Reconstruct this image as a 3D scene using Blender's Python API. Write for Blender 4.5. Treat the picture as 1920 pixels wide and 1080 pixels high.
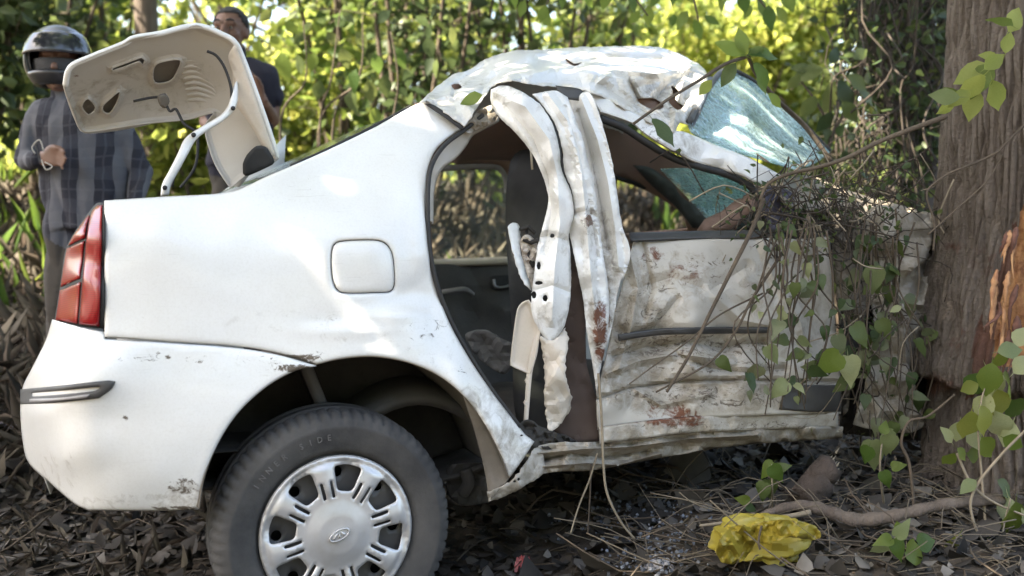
import bpy, bmesh, math, random
import numpy as np
from mathutils import Vector, Matrix, noise as mnoise
from mathutils.geometry import delaunay_2d_cdt

for _o in list(bpy.data.objects):
    bpy.data.objects.remove(_o)
scene = bpy.context.scene
COL = scene.collection

# ------------------------------------------------------------------ camera, sky, sun, exposure
F = 2022.0          # focal length in photo pixels (1920 wide)
CY, CZ, HY = -2.70, 1.078, 420.0
cam = bpy.data.cameras.new('camera')
cam_o = bpy.data.objects.new('camera', cam)
COL.objects.link(cam_o)
cam_o.location = (0, CY, CZ)
cam_o.rotation_euler = (math.radians(90), 0, 0)
cam.sensor_width = 36.0
cam.lens = 36.0 * F / 1920.0
cam.shift_y = -(540.0 - HY) / 1920.0
cam.clip_end = 400.0
cam.clip_start = 0.05
cam.dof.use_dof = True
cam.dof.focus_distance = 3.0
cam.dof.aperture_fstop = 2.4
scene.camera = cam_o

SUN_EL, SUN_AZ = math.radians(54), math.radians(-112)     # azimuth from +Y (behind the car) towards +X
world = bpy.data.worlds.new('World')
scene.world = world
world.use_nodes = True
wn = world.node_tree
sky = wn.nodes.new('ShaderNodeTexSky')
sky.sky_type = 'NISHITA'
sky.sun_disc = False
sky.sun_elevation = SUN_EL
sky.sun_rotation = SUN_AZ
sky.dust_density = 3.0
sky.air_density = 1.0
wn.links.new(sky.outputs[0], wn.nodes['Background'].inputs[0])
wn.nodes['Background'].inputs[1].default_value = 0.12
sun = bpy.data.lights.new('sun', 'SUN')
sun.energy = 5.0
sun.angle = math.radians(0.5)
sun.color = (1.0, 0.94, 0.83)
sun_o = bpy.data.objects.new('sun', sun)
COL.objects.link(sun_o)
_sd = Vector((math.sin(SUN_AZ) * math.cos(SUN_EL), math.cos(SUN_AZ) * math.cos(SUN_EL), math.sin(SUN_EL)))
sun_o.rotation_euler = _sd.to_track_quat('Z', 'Y').to_euler()
sun_o.location = (0, 0, 12)
vs = scene.view_settings
vs.view_transform = 'Standard'
vs.look = 'None'
vs.exposure = 2.95
vs.gamma = 1.0
vs.use_white_balance = True
vs.white_balance_temperature = 7300
scene.render.resolution_x, scene.render.resolution_y = 1024, 576

# ------------------------------------------------------------------ coordinates
AY = math.radians(22)                       # the car is turned: its nose points away from the camera
FWD = (math.cos(AY), math.sin(AY))
LAT = (-math.sin(AY), math.cos(AY))
OX = (632 - 960) / F * 2.70

def W(u, v, d):
    return Vector(((u - 960) * d / F, CY + d, CZ - (v - HY) * d / F))

def depth_t(u, t):
    k = (u - 960) / F
    return (t + OX * LAT[0] - CY * LAT[1]) / (k * LAT[0] + LAT[1])

def C(u, v, t):                             # point on the car: seen at u,v with lateral distance t from its near side
    return W(u, v, depth_t(u, t))

def L(s, t, z):                             # car space: forward, lateral, up
    return Vector((OX + s * FWD[0] + t * LAT[0], s * FWD[1] + t * LAT[1], z))

def toL(p):
    x, y = p[0] - OX, p[1]
    return (x * FWD[0] + y * FWD[1], x * LAT[0] + y * LAT[1], p[2])

rng = np.random.default_rng(7)
random.seed(7)

# ------------------------------------------------------------------ objects
def tag(o, label=None, cat=None, group=None, kind=None):
    if label: o['label'] = label
    if cat: o['category'] = cat
    if group: o['group'] = group
    if kind: o['kind'] = kind
    return o

def empty(name, loc, label=None, cat=None, group=None):
    o = bpy.data.objects.new(name, None)
    o.empty_display_size = 0.1
    COL.objects.link(o)
    o.location = loc
    return tag(o, label, cat, group)

def world_loc(o):
    v = Vector(o.location)
    while o.parent:
        o = o.parent
        v = v + Vector(o.location)
    return v

def link_mesh(name, me, mats, parent=None):
    o = bpy.data.objects.new(name, me)
    COL.objects.link(o)
    for m in (mats if isinstance(mats, (list, tuple)) else [mats]):
        me.materials.append(m)
    if parent is not None:
        o.parent = parent
    return o

def mesh_obj(name, verts, faces, mats, parent=None, smooth=True, attrs=None, fmat=None):
    """verts in world space; parents are pure translations"""
    V = np.asarray(verts, dtype=np.float64).reshape(-1, 3)
    if parent is not None:
        V = V - np.array(world_loc(parent))
    me = bpy.data.meshes.new(name)
    me.from_pydata(V.tolist(), [], faces)
    if smooth:
        me.polygons.foreach_set('use_smooth', [True] * len(me.polygons))
    for k, a in (attrs or {}).items():
        at = me.attributes.new(k, 'FLOAT', 'POINT')
        at.data.foreach_set('value', np.asarray(a, dtype=np.float32))
    o = link_mesh(name, me, mats, parent)
    if fmat is not None:
        me.polygons.foreach_set('material_index', np.asarray(fmat, dtype=np.int32))
    me.update()
    return o

def copy_tree(o, parent=None):
    c = o.copy()
    COL.objects.link(c)
    c.parent = parent
    for ch in o.children:
        copy_tree(ch, c)
    return c

# ------------------------------------------------------------------ materials
def nn(nt, typ, **kw):
    n = nt.nodes.new(typ)
    for k, v in kw.items():
        if k in n.inputs: n.inputs[k].default_value = v
        else: setattr(n, k, v)
    return n

def rgba(c): return (c[0], c[1], c[2], 1.0)

def mixc(nt, fac, a, b):
    m = nt.nodes.new('ShaderNodeMix'); m.data_type = 'RGBA'
    for sock, val in ((m.inputs[0], fac), (m.inputs[6], a), (m.inputs[7], b)):
        if isinstance(val, bpy.types.NodeSocket): nt.links.new(val, sock)
        elif isinstance(val, (int, float)): sock.default_value = val
        else: sock.default_value = rgba(val)
    return m.outputs[2]

def ramp(nt, fac, stops):
    r = nt.nodes.new('ShaderNodeValToRGB')
    el = r.color_ramp.elements
    while len(el) < len(stops): el.new(0.5)
    for e, (p, c) in zip(el, stops):
        e.position = p
        e.color = rgba(c) if not isinstance(c, (int, float)) else (c, c, c, 1)
    nt.links.new(fac, r.inputs[0])
    return r.outputs[0]

def math_n(nt, op, a, b=0.0, clamp=False):
    m = nt.nodes.new('ShaderNodeMath'); m.operation = op; m.use_clamp = clamp
    for s, v in ((m.inputs[0], a), (m.inputs[1], b)):
        if isinstance(v, bpy.types.NodeSocket): nt.links.new(v, s)
        else: s.default_value = v
    return m.outputs[0]

def noise_n(nt, scale, detail=4.0, rough=0.55, vec=None, dist=0.0):
    n = nn(nt, 'ShaderNodeTexNoise', Scale=scale, Detail=detail, Roughness=rough, Distortion=dist)
    if vec is not None: nt.links.new(vec, n.inputs['Vector'])
    return n.outputs[0]

def new_mat(name):
    m = bpy.data.materials.new(name); m.use_nodes = True
    nt = m.node_tree
    return m, nt, nt.nodes['Principled BSDF']

def objco(nt):
    return nt.nodes.new('ShaderNodeTexCoord').outputs['Object']

def mapped(nt, vec, scale):
    m = nt.nodes.new('ShaderNodeMapping'); m.inputs['Scale'].default_value = scale
    nt.links.new(vec, m.inputs['Vector'])
    return m.outputs[0]

def bump(nt, bs, h, strength, dist=0.01):
    b = nn(nt, 'ShaderNodeBump', Strength=strength, Distance=dist)
    nt.links.new(h, b.inputs['Height'])
    nt.links.new(b.outputs[0], bs.inputs['Normal'])

def simple_mat(name, c1, c2=None, scale=8.0, rough=0.6, metal=0.0, bumps=0.0, bscale=None, coat=0.0, stretch=None, spec=0.5):
    m, nt, bs = new_mat(name)
    co = objco(nt)
    if stretch: co = mapped(nt, co, stretch)
    if c2 is None: c2 = tuple(x * 0.75 for x in c1)
    n = noise_n(nt, scale, 5, 0.6, co)
    nt.links.new(mixc(nt, ramp(nt, n, [(0.32, 0.0), (0.68, 1.0)]), c1, c2), bs.inputs['Base Color'])
    bs.inputs['Roughness'].default_value = rough
    bs.inputs['Metallic'].default_value = metal
    bs.inputs['Coat Weight'].default_value = coat
    bs.inputs['Specular IOR Level'].default_value = spec
    if bumps: bump(nt, bs, noise_n(nt, bscale or scale * 3, 5, 0.65, co), bumps)
    return m

def attr(nt, name):
    a = nt.nodes.new('ShaderNodeAttribute'); a.attribute_name = name
    return a.outputs['Fac']

def paint_mat(name, base, dust=0.30, rough=0.40, coat=0.6):
    """car paint with dust, and 'mud' / 'rust' / 'scuff' vertex weights broken up by noise"""
    m, nt, bs = new_mat(name)
    co = objco(nt)
    n1 = noise_n(nt, 3.0, 6, 0.6, co)
    n2 = noise_n(nt, 26.0, 8, 0.7, co, 0.6)
    n3 = noise_n(nt, 90.0, 5, 0.7, mapped(nt, co, (1, 1, 3)))
    dustf = math_n(nt, 'MULTIPLY', ramp(nt, n1, [(0.35, 0.0), (0.75, 1.0)]), dust)
    c = mixc(nt, dustf, base, (0.50, 0.45, 0.37))
    # tiny chips and specks
    vo = nn(nt, 'ShaderNodeTexVoronoi', Scale=34.0); nt.links.new(co, vo.inputs['Vector'])
    sp = math_n(nt, 'LESS_THAN', vo.outputs['Distance'], 0.045)
    sp = math_n(nt, 'MULTIPLY', sp, ramp(nt, n1, [(0.45, 0.0), (0.6, 0.55)]))
    c = mixc(nt, sp, c, (0.16, 0.14, 0.12))
    n4 = noise_n(nt, 170.0, 4, 0.7, co)
    c = mixc(nt, math_n(nt, 'MULTIPLY', ramp(nt, n4, [(0.45, 0.0), (0.75, 1.0)]), dust * .55), c, (0.40, 0.36, 0.30))
    hl = noise_n(nt, 130.0, 2, 0.5, mapped(nt, co, (.10, .10, 1.6)), 0.2)
    hf = math_n(nt, 'MULTIPLY', ramp(nt, hl, [(0.66, 0.0), (0.70, 1.0)]), math_n(nt, 'MULTIPLY', ramp(nt, n1, [(0.42, 0.0), (0.62, 1.0)]), dust * .7))
    c = mixc(nt, hf, c, (0.30, 0.28, 0.25))
    mud = attr(nt, 'mud')
    mf = math_n(nt, 'ADD', mud, math_n(nt, 'MULTIPLY', math_n(nt, 'SUBTRACT', n2, 0.5), 1.7))
    mf = math_n(nt, 'MULTIPLY', ramp(nt, mf, [(0.32, 0.0), (0.85, 0.9)]), math_n(nt, 'MULTIPLY', mud, 4.0, True))
    c = mixc(nt, mf, c, mixc(nt, n3, (0.30, 0.255, 0.19), (0.12, 0.095, 0.065)))
    rust = attr(nt, 'rust')
    rf = math_n(nt, 'ADD', rust, math_n(nt, 'MULTIPLY', math_n(nt, 'SUBTRACT', n2, 0.5), 2.4))
    rf = math_n(nt, 'MULTIPLY', ramp(nt, rf, [(0.45, 0.0), (0.75, 1.0)]), math_n(nt, 'MULTIPLY', rust, 4.0, True))
    c = mixc(nt, rf, c, mixc(nt, n3, (0.20, 0.075, 0.035), (0.06, 0.022, 0.014)))
    sc = attr(nt, 'scuff')
    st = noise_n(nt, 34.0, 8, 0.75, mapped(nt, co, (0.7, 0.7, 1.3)), 1.6)
    sf = math_n(nt, 'ADD', sc, math_n(nt, 'MULTIPLY', math_n(nt, 'SUBTRACT', st, 0.5), 2.6))
    sf = math_n(nt, 'MULTIPLY', ramp(nt, sf, [(0.62, 0.0), (0.78, 1.0)]), math_n(nt, 'MULTIPLY', sc, 4.0, True))
    c = mixc(nt, sf, c, mixc(nt, n3, (0.17, 0.135, 0.10), (0.07, 0.058, 0.048)))
    nt.links.new(c, bs.inputs['Base Color'])
    rr = mixc(nt, math_n(nt, 'MAXIMUM', mf, math_n(nt, 'MAXIMUM', rf, sf)), (rough,) * 3, (0.85,) * 3)
    nt.links.new(rr, bs.inputs['Roughness'])
    bs.inputs['Coat Weight'].default_value = coat
    bs.inputs['Coat Roughness'].default_value = 0.06
    bump(nt, bs, math_n(nt, 'ADD', math_n(nt, 'MULTIPLY', mf, n3), math_n(nt, 'MULTIPLY', n2, 0.05)), 0.35, 0.006)
    return m

M = {}
M['paint'] = paint_mat('white_car_paint', (0.74, 0.74, 0.725))
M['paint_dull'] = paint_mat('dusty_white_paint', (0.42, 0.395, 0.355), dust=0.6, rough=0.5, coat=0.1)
M['inner_grey'] = paint_mat('grey_inner_paint', (0.36, 0.335, 0.30), dust=0.35, rough=0.5, coat=0.05)
M['inner_beige'] = paint_mat('beige_inner_paint', (0.60, 0.53, 0.45), dust=0.4, rough=0.5, coat=0.05)
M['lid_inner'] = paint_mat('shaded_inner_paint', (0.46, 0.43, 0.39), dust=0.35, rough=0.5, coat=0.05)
M['trim_brown'] = simple_mat('brown_door_board', (0.075, 0.05, 0.04), (0.055, 0.037, 0.03), 6, 0.85)
M['paint_roof'] = paint_mat('scraped_roof_paint', (0.64, 0.63, 0.60), dust=0.65, rough=0.45, coat=0.3)
M['trim_dark'] = simple_mat('dark_grey_plastic', (0.035, 0.035, 0.036), (0.06, 0.058, 0.056), 14, 0.55)
M['black'] = simple_mat('black_rubber', (0.016, 0.016, 0.017), (0.03, 0.028, 0.027), 20, 0.7)
M['cabin'] = simple_mat('charcoal_trim', (0.060, 0.057, 0.056), (0.085, 0.08, 0.076), 9, 0.75, bumps=0.2, bscale=120)
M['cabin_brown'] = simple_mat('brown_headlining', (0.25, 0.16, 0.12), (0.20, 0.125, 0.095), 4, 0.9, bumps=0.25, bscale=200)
M['liner'] = simple_mat('dusty_arch_liner', (0.19, 0.165, 0.135), (0.10, 0.088, 0.074), 5, 0.9, bumps=0.3, bscale=40)
M['under'] = simple_mat('underbody_black', (0.022, 0.02, 0.018), (0.045, 0.04, 0.034), 8, 0.9, bumps=0.4, bscale=30)
M['tyre'] = simple_mat('dusty_tyre_rubber', (0.034, 0.033, 0.033), (0.088, 0.082, 0.076), 6, 0.88, bumps=0.25, bscale=60)
M['hubcap'] = simple_mat('silver_hubcap_paint', (0.56, 0.56, 0.57), (0.44, 0.42, 0.40), 10, 0.36, metal=0.45)
M['rim'] = simple_mat('black_steel_rim', (0.05, 0.05, 0.052), (0.08, 0.075, 0.07), 12, 0.5, metal=0.3)
M['cream'] = simple_mat('cream_trim', (0.60, 0.53, 0.42), (0.48, 0.42, 0.33), 10, 0.7)
def lens_mat(name, c):
    m, nt, bs = new_mat(name)
    co = objco(nt)
    wv = nn(nt, 'ShaderNodeTexWave', Scale=70.0, Distortion=0.0); wv.bands_direction = 'Z'
    nt.links.new(co, wv.inputs['Vector'])
    nt.links.new(mixc(nt, wv.outputs['Fac'], c, tuple(x * 0.55 for x in c)), bs.inputs['Base Color'])
    bs.inputs['Roughness'].default_value = 0.3
    bs.inputs['Coat Weight'].default_value = 0.35
    bs.inputs['Coat Roughness'].default_value = 0.05
    return m
M['lens'] = lens_mat('red_lens', (0.30, 0.006, 0.010))
M['lens2'] = lens_mat('orange_red_lens', (0.32, 0.014, 0.014))
def glass_mat(name, tint, crack, scale, haze=0.12):
    m = bpy.data.materials.new(name); m.use_nodes = True
    nt = m.node_tree; nt.nodes.remove(nt.nodes['Principled BSDF'])
    out = nt.nodes['Material Output']
    co = objco(nt)
    tr = nn(nt, 'ShaderNodeBsdfTransparent'); tr.inputs[0].default_value = rgba(tint)
    gl = nn(nt, 'ShaderNodeBsdfGlossy', Roughness=0.06); gl.inputs[0].default_value = (0.9, 0.95, 0.95, 1)
    fr = nn(nt, 'ShaderNodeFresnel', IOR=1.5)
    vo = nn(nt, 'ShaderNodeTexVoronoi', Scale=scale, feature='DISTANCE_TO_EDGE')
    wob = nn(nt, 'ShaderNodeTexNoise', Scale=9.0, Detail=4.0)
    nt.links.new(co, wob.inputs['Vector'])
    ad = nt.nodes.new('ShaderNodeMixRGB'); ad.inputs[0].default_value = 0.12
    nt.links.new(co, ad.inputs[1]); nt.links.new(wob.outputs['Color'], ad.inputs[2])
    nt.links.new(ad.outputs[0], vo.inputs['Vector'])
    vo2 = nn(nt, 'ShaderNodeTexVoronoi', Scale=scale * .38, feature='DISTANCE_TO_EDGE')
    nt.links.new(ad.outputs[0], vo2.inputs['Vector'])
    cr = math_n(nt, 'MAXIMUM', math_n(nt, 'MULTIPLY', ramp(nt, vo.outputs['Distance'], [(0.0, 1.0), (0.13, 0.0)]), .75), ramp(nt, vo2.outputs['Distance'], [(0.0, 1.0), (0.06, 0.0)]))
    big = noise_n(nt, 5.0, 5, 0.6, co, 0.5)
    zone = ramp(nt, big, [(0.36, 0.35), (0.62, 1.0)])
    cf = math_n(nt, 'ADD', math_n(nt, 'MULTIPLY', math_n(nt, 'MULTIPLY', cr, zone), crack), math_n(nt, 'MULTIPLY', zone, haze))
    bp = nn(nt, 'ShaderNodeBump', Strength=0.5, Distance=0.004)
    nt.links.new(vo.outputs['Distance'], bp.inputs['Height'])
    nt.links.new(bp.outputs[0], gl.inputs['Normal'])
    di = nn(nt, 'ShaderNodeBsdfTranslucent'); di.inputs[0].default_value = (0.66, 0.84, 0.85, 1)
    d2 = nn(nt, 'ShaderNodeBsdfDiffuse'); d2.inputs[0].default_value = (0.64, 0.80, 0.82, 1)
    dm = nt.nodes.new('ShaderNodeMixShader'); dm.inputs[0].default_value = 0.5
    nt.links.new(di.outputs[0], dm.inputs[1]); nt.links.new(d2.outputs[0], dm.inputs[2])
    m1 = nt.nodes.new('ShaderNodeMixShader')
    nt.links.new(math_n(nt, 'ADD', fr.outputs[0], 0.10), m1.inputs[0])
    nt.links.new(tr.outputs[0], m1.inputs[1]); nt.links.new(gl.outputs[0], m1.inputs[2])
    m2 = nt.nodes.new('ShaderNodeMixShader')
    nt.links.new(cf, m2.inputs[0]); nt.links.new(m1.outputs[0], m2.inputs[1]); nt.links.new(dm.outputs[0], m2.inputs[2])
    nt.links.new(m2.outputs[0], out.inputs[0])
    return m
M['glass'] = glass_mat('cracked_windscreen_glass', (0.66, 0.86, 0.83), 1.0, 34.0, 0.40)  # pale haze also puts the reflected sky into the glass colour
M['glass_clear'] = glass_mat('dusty_window_glass', (0.82, 0.88, 0.84), 0.0, 20.0, 0.05)

# ------------------------------------------------------------------ sheet panels
def spline(pts, step, closed=True):
    """Catmull-Rom through points; a third entry 'c' marks a sharp corner"""
    P = [np.array(p[:2], float) for p in pts]
    cor = [len(p) > 2 for p in pts]
    n = len(P); out = []
    for i in range(n if closed else n - 1):
        p1, p2 = P[i], P[(i + 1) % n]
        p0 = P[i - 1] if (closed or i > 0) else p1
        p3 = P[(i + 2) % n] if (closed or i + 2 < n) else p2
        t1 = (p2 - p1) if cor[i] else (p2 - p0) * 0.5
        t2 = (p2 - p1) if cor[(i + 1) % n] else (p3 - p1) * 0.5
        ln = np.linalg.norm(p2 - p1)
        t1 = t1 * min(1.0, 1.2 * ln / (np.linalg.norm(t1) + 1e-9)); t2 = t2 * min(1.0, 1.2 * ln / (np.linalg.norm(t2) + 1e-9))
        k = max(1, int(round(ln / step)))
        for j in range(k):
            a = j / k
            h00, h10, h01, h11 = 2*a**3-3*a**2+1, a**3-2*a**2+a, -2*a**3+3*a**2, a**3-a**2
            out.append(h00*p1 + h10*t1 + h01*p2 + h11*t2)
    if not closed: out.append(P[-1])
    return np.array(out)

def inside(pts, poly):
    x, y = pts[:, 0], pts[:, 1]
    r = np.zeros(len(pts), bool)
    px, py = poly[:, 0], poly[:, 1]
    qx, qy = np.roll(px, -1), np.roll(py, -1)
    for a, b, c, d in zip(px, py, qx, qy):
        if b == d: continue
        m = ((b > y) != (d > y)) & (x < (c - a) * (y - b) / (d - b) + a)
        r ^= m
    return r

def dist_poly(pts, poly):
    best = np.full(len(pts), 1e9)
    Q = np.roll(poly, -1, axis=0)
    for a, b in zip(poly, Q):
        ab = b - a; l2 = ab @ ab + 1e-12
        h = np.clip(((pts - a) @ ab) / l2, 0, 1)
        best = np.minimum(best, np.linalg.norm(pts - a - h[:, None] * ab, axis=1))
    return best

def rbf(ctrl):
    K = np.array(ctrl, float); X = K[:, :2] / 300.0; y = K[:, 2]
    if len(K) < 4:
        Amat = np.c_[np.ones(len(K)), X]
        co = np.linalg.lstsq(Amat, y, rcond=None)[0]
        return lambda p: np.c_[np.ones(len(p)), p / 300.0] @ co
    def phi(r): return np.where(r > 1e-9, r * r * np.log(r + 1e-12), 0.0)
    n = len(K)
    D = np.linalg.norm(X[:, None] - X[None], axis=2)
    Amat = np.zeros((n + 3, n + 3))
    Amat[:n, :n] = phi(D) + np.eye(n) * 1e-4
    Amat[:n, n] = 1; Amat[:n, n+1:] = X
    Amat[n, :n] = 1; Amat[n+1:, :n] = X.T
    co = np.linalg.lstsq(Amat, np.r_[y, 0, 0, 0], rcond=None)[0]
    def f(p):
        p = np.asarray(p, float) / 300.0
        D = np.linalg.norm(p[:, None] - X[None], axis=2)
        return phi(D) @ co[:n] + co[n] + p @ co[n+1:]
    return f

def _facet(V, cell, seed):
    """piecewise-flat heights on a warped triangular lattice: creased sheet metal, -1..1"""
    r = np.random.default_rng(seed); H = r.uniform(-1, 1, (256, 256))
    w = np.array([mnoise.noise_vector(Vector((q[0] / cell * .45, q[1] / cell * .45, seed * 1.7)))[:2] for q in V])
    X = V / cell + w * .55
    g = X[:, 0] - X[:, 1] * 0.57735; h = X[:, 1] * 1.1547
    i, j = np.floor(g).astype(int), np.floor(h).astype(int); a, b = g - i, h - j
    up = a + b <= 1
    h10, h01, h00, h11 = H[(i+1) % 256, j % 256], H[i % 256, (j+1) % 256], H[i % 256, j % 256], H[(i+1) % 256, (j+1) % 256]
    return np.where(up, h00 + (h10 - h00) * a + (h01 - h00) * b, h11 + (h01 - h11) * (1 - a) + (h10 - h11) * (1 - b))

def crumple_arr(V, scale, seed):
    V = np.asarray(V, float); c = .62 / scale
    return .68 * _facet(V, c, seed) + .32 * _facet(V, c / 2.3, seed + 50)

def crumple(p, scale, seed):
    return float(crumple_arr(np.array([p]), scale, seed)[0])

def crease(V, line, width, depth):
    """sharp fold along a polyline (tent profile)"""
    P = np.array(line, float); best = np.full(len(V), 1e9)
    for a, b in zip(P, P[1:]):
        ab = b - a; h = np.clip(((V - a) @ ab) / (ab @ ab + 1e-12), 0, 1)
        best = np.minimum(best, np.linalg.norm(V - a - h[:, None] * ab, axis=1))
    return depth * np.clip(1 - best / width, 0, 1)

def mask(p, patches):
    r = np.zeros(len(p))
    for (u, v, ru, rv, a) in patches:
        d2 = ((p[:, 0] - u) / ru) ** 2 + ((p[:, 1] - v) / rv) ** 2
        r = np.maximum(r, a * np.clip(1.6 * (1 - d2 / 1.6), 0, 1))
    return r

def inset_ring(loop, dist, outline, holes):
    """points a fixed distance inside an edge"""
    n = len(loop); T = np.roll(loop, -1, 0) - np.roll(loop, 1, 0); T /= np.linalg.norm(T, axis=1)[:, None] + 1e-9
    N = np.c_[-T[:, 1], T[:, 0]]; out = []
    for sg in (1, -1):
        q = loop + sg * N * dist
        ok = inside(q, outline) & (dist_poly(q, outline) > dist * .93)
        for h in holes: ok &= ~inside(q, h) & (dist_poly(q, h) > dist * .93)
        out.append(q[ok])
    return np.concatenate(out)

def triangulate(outline, holes, step, seed=1, ring=0, creases=()):
    r = np.random.default_rng(seed)
    mn, mx = outline.min(0), outline.max(0)
    xs = np.arange(mn[0], mx[0], step); ys = np.arange(mn[1], mx[1], step * 0.87)
    g = np.array([(x + (step / 2 if j % 2 else 0), y) for j, y in enumerate(ys) for x in xs]).reshape(-1, 2)
    g = g + r.uniform(-0.12, 0.12, g.shape) * step
    lim = max(step * .55, ring + step * .5)
    def okay(q, lim):
        ok = inside(q, outline) & (dist_poly(q, outline) > lim)
        for h in holes: ok &= ~inside(q, h) & (dist_poly(q, h) > lim)
        return ok
    if len(g): g = g[okay(g, lim)]
    rings = [inset_ring(lp, d, outline, holes) for lp in [outline] + list(holes) for d in ((ring * .45, ring) if ring else ())]
    cp, ce = [], []
    for ln, w, dp in creases:
        P = np.array(ln, float)
        fine = np.concatenate([P[i] + (P[i+1] - P[i]) * np.linspace(0, 1, max(2, int(np.linalg.norm(P[i+1] - P[i]) / (step * .8))), endpoint=False)[:, None] for i in range(len(P) - 1)] + [P[-1:]])
        ok = okay(fine, 1.5)
        prev = None
        for q, k in zip(fine, ok):
            if k:
                cp.append(q)
                if prev is not None: ce.append((len(cp) - 2, len(cp) - 1))
                prev = True
            else: prev = None
        if len(g):
            best = np.full(len(g), 1e9)
            for s0, s1 in zip(P, P[1:]):
                ab = s1 - s0; h = np.clip(((g - s0) @ ab) / (ab @ ab + 1e-12), 0, 1); best = np.minimum(best, np.linalg.norm(g - s0 - h[:, None] * ab, axis=1))
            g = g[best > step * .45]
    loops = [outline] + list(holes)
    pts = []; edges = []
    for lp in loops:
        b = len(pts)
        pts += [tuple(q) for q in lp]
        edges += [(b + i, b + (i + 1) % len(lp)) for i in range(len(lp))]
    b = len(pts); pts += [tuple(q) for q in cp]; edges += [(b + i, b + j) for i, j in ce]
    for q in rings: pts += [tuple(k) for k in q]
    pts += [tuple(q) for q in g]
    res = delaunay_2d_cdt([Vector(q) for q in pts], edges, [], 0, 1e-4)
    V = np.array([tuple(q) for q in res[0]]); T = [tuple(f) for f in res[2]]
    cen = np.array([V[list(f)].mean(0) for f in T])
    ok = inside(cen, outline)
    for h in holes: ok &= ~inside(cen, h)
    return V, [f for f, k in zip(T, ok) if k]

def panel(name, parent, outline, ctrl, mat, step=10, holes=(), crum=None, roll=None, thick=0.003, extra=None,
          mud=(), rust=(), scuff=(), place=None, seed=1, smooth=True, flip=False, sharp=True, creases=(), jag=0):
    ol = spline(outline, min(step, 4) if jag else step)
    if jag:
        ol = ol + np.array([mnoise.noise_vector(Vector((q[0] * .11, q[1] * .11, seed * 3.1)))[:2] for q in ol]) * jag * 1.5 + np.array([mnoise.noise_vector(Vector((q[0] * .31, q[1] * .31, seed * 5.1)))[:2] for q in ol]) * jag * .6
    hl = [spline(h, min(step, 6)) for h in holes]
    V, T = triangulate(ol, hl, step, seed, roll[0] if roll else 0, creases)
    t = rbf(ctrl)(V)
    if crum:
        amp, sc, sd = crum[:3]
        msk = crum[3] if len(crum) > 3 else None
        a = crumple_arr(V, sc, sd) * amp
        if msk: a = a * mask(V, msk)
        t = t + a
    if roll:
        dd = dist_poly(V, ol)
        for h in hl: dd = np.minimum(dd, dist_poly(V, h))
        t = t + roll[1] * np.clip(1 - dd / roll[0], 0, 1) ** 2
    if extra is not None: t = t + extra(V)
    for ln, w, dp in creases: t = t + crease(V, ln, w, dp)
    pl = place or C
    P = [pl(u, v, tt) for (u, v), tt in zip(V, t)]
    # make the faces look towards the camera
    F2 = []
    for f in T:
        a, b, c = (P[i] for i in f)
        nrm = (b - a).cross(c - a)
        toc = Vector((0, CY, CZ)) - a
        F2.append(f if (nrm.dot(toc) > 0) != flip else (f[0], f[2], f[1]))
    o = mesh_obj(name, [tuple(p) for p in P], F2, mat, parent, smooth,
                 {'mud': mask(V, mud), 'rust': mask(V, rust), 'scuff': mask(V, scuff)})
    if crum and smooth and sharp: o.data.set_sharp_from_angle(angle=math.radians(16))
    if thick:
        sm = o.modifiers.new('solid', 'SOLIDIFY'); sm.thickness = thick; sm.offset = -1.0
        sm.use_even_offset = False
    return o

def tube_data(pts, radii, sides=6, cap=True):
    P = np.array([tuple(p) for p in pts], float); n = len(P)
    R = np.asarray(radii, float) if np.ndim(radii) else np.full(n, radii)
    T = np.gradient(P, axis=0); T /= np.linalg.norm(T, axis=1)[:, None] + 1e-12
    up = np.array([0, 0, 1.0]) if abs(T[0][2]) < 0.9 else np.array([1.0, 0, 0])
    V = []; Fc = []
    u = np.cross(T[0], up); u /= np.linalg.norm(u)
    for i in range(n):
        u = u - T[i] * (u @ T[i]); u /= np.linalg.norm(u) + 1e-12
        w = np.cross(T[i], u)
        for k in range(sides):
            a = 2 * math.pi * k / sides
            V.append(P[i] + R[i] * (math.cos(a) * u + math.sin(a) * w))
    for i in range(n - 1):
        for k in range(sides):
            a, b = i * sides + k, i * sides + (k + 1) % sides
            Fc.append((a, b, b + sides, a + sides))
    if cap:
        Fc.append(tuple(range(sides))[::-1]); Fc.append(tuple((n - 1) * sides + k for k in range(sides)))
    return V, Fc

def tube(name, pts, radii, mat, parent=None, sides=6):
    V, Fc = tube_data(pts, radii, sides)
    return mesh_obj(name, V, Fc, mat, parent)

def multi_tube(name, lst, mat, parent=None, sides=5):
    V, Fc = [], []
    for pts, rad in lst:
        v, f = tube_data(pts, rad, sides)
        b = len(V); V += v; Fc += [tuple(i + b for i in q) for q in f]
    return mesh_obj(name, V, Fc, mat, parent)

def smooth3(pts, k=6):
    """Catmull-Rom in 3-D"""
    P = [np.array(tuple(p), float) for p in pts]; out = []
    for i in range(len(P) - 1):
        p0 = P[max(i-1, 0)]; p1 = P[i]; p2 = P[i+1]; p3 = P[min(i+2, len(P)-1)]
        for j in range(k):
            a = j / k
            out.append(0.5 * ((2*p1) + (-p0+p2)*a + (2*p0-5*p1+4*p2-p3)*a*a + (-p0+3*p1-3*p2+p3)*a**3))
    out.append(P[-1])
    return out

def sheet(name, fn, nu, nv, mat, parent, thick=0.003, attrs=None):
    V = [tuple(fn(i / nu, j / nv)) for j in range(nv + 1) for i in range(nu + 1)]
    Fc = [(j*(nu+1)+i, j*(nu+1)+i+1, (j+1)*(nu+1)+i+1, (j+1)*(nu+1)+i) for j in range(nv) for i in range(nu)]
    z = [0.0] * len(V)
    o = mesh_obj(name, V, Fc, mat, parent, True, {'mud': z, 'rust': z, 'scuff': z})
    if thick:
        sm = o.modifiers.new('solid', 'SOLIDIFY'); sm.thickness = thick; sm.offset = 0
    return o

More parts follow.
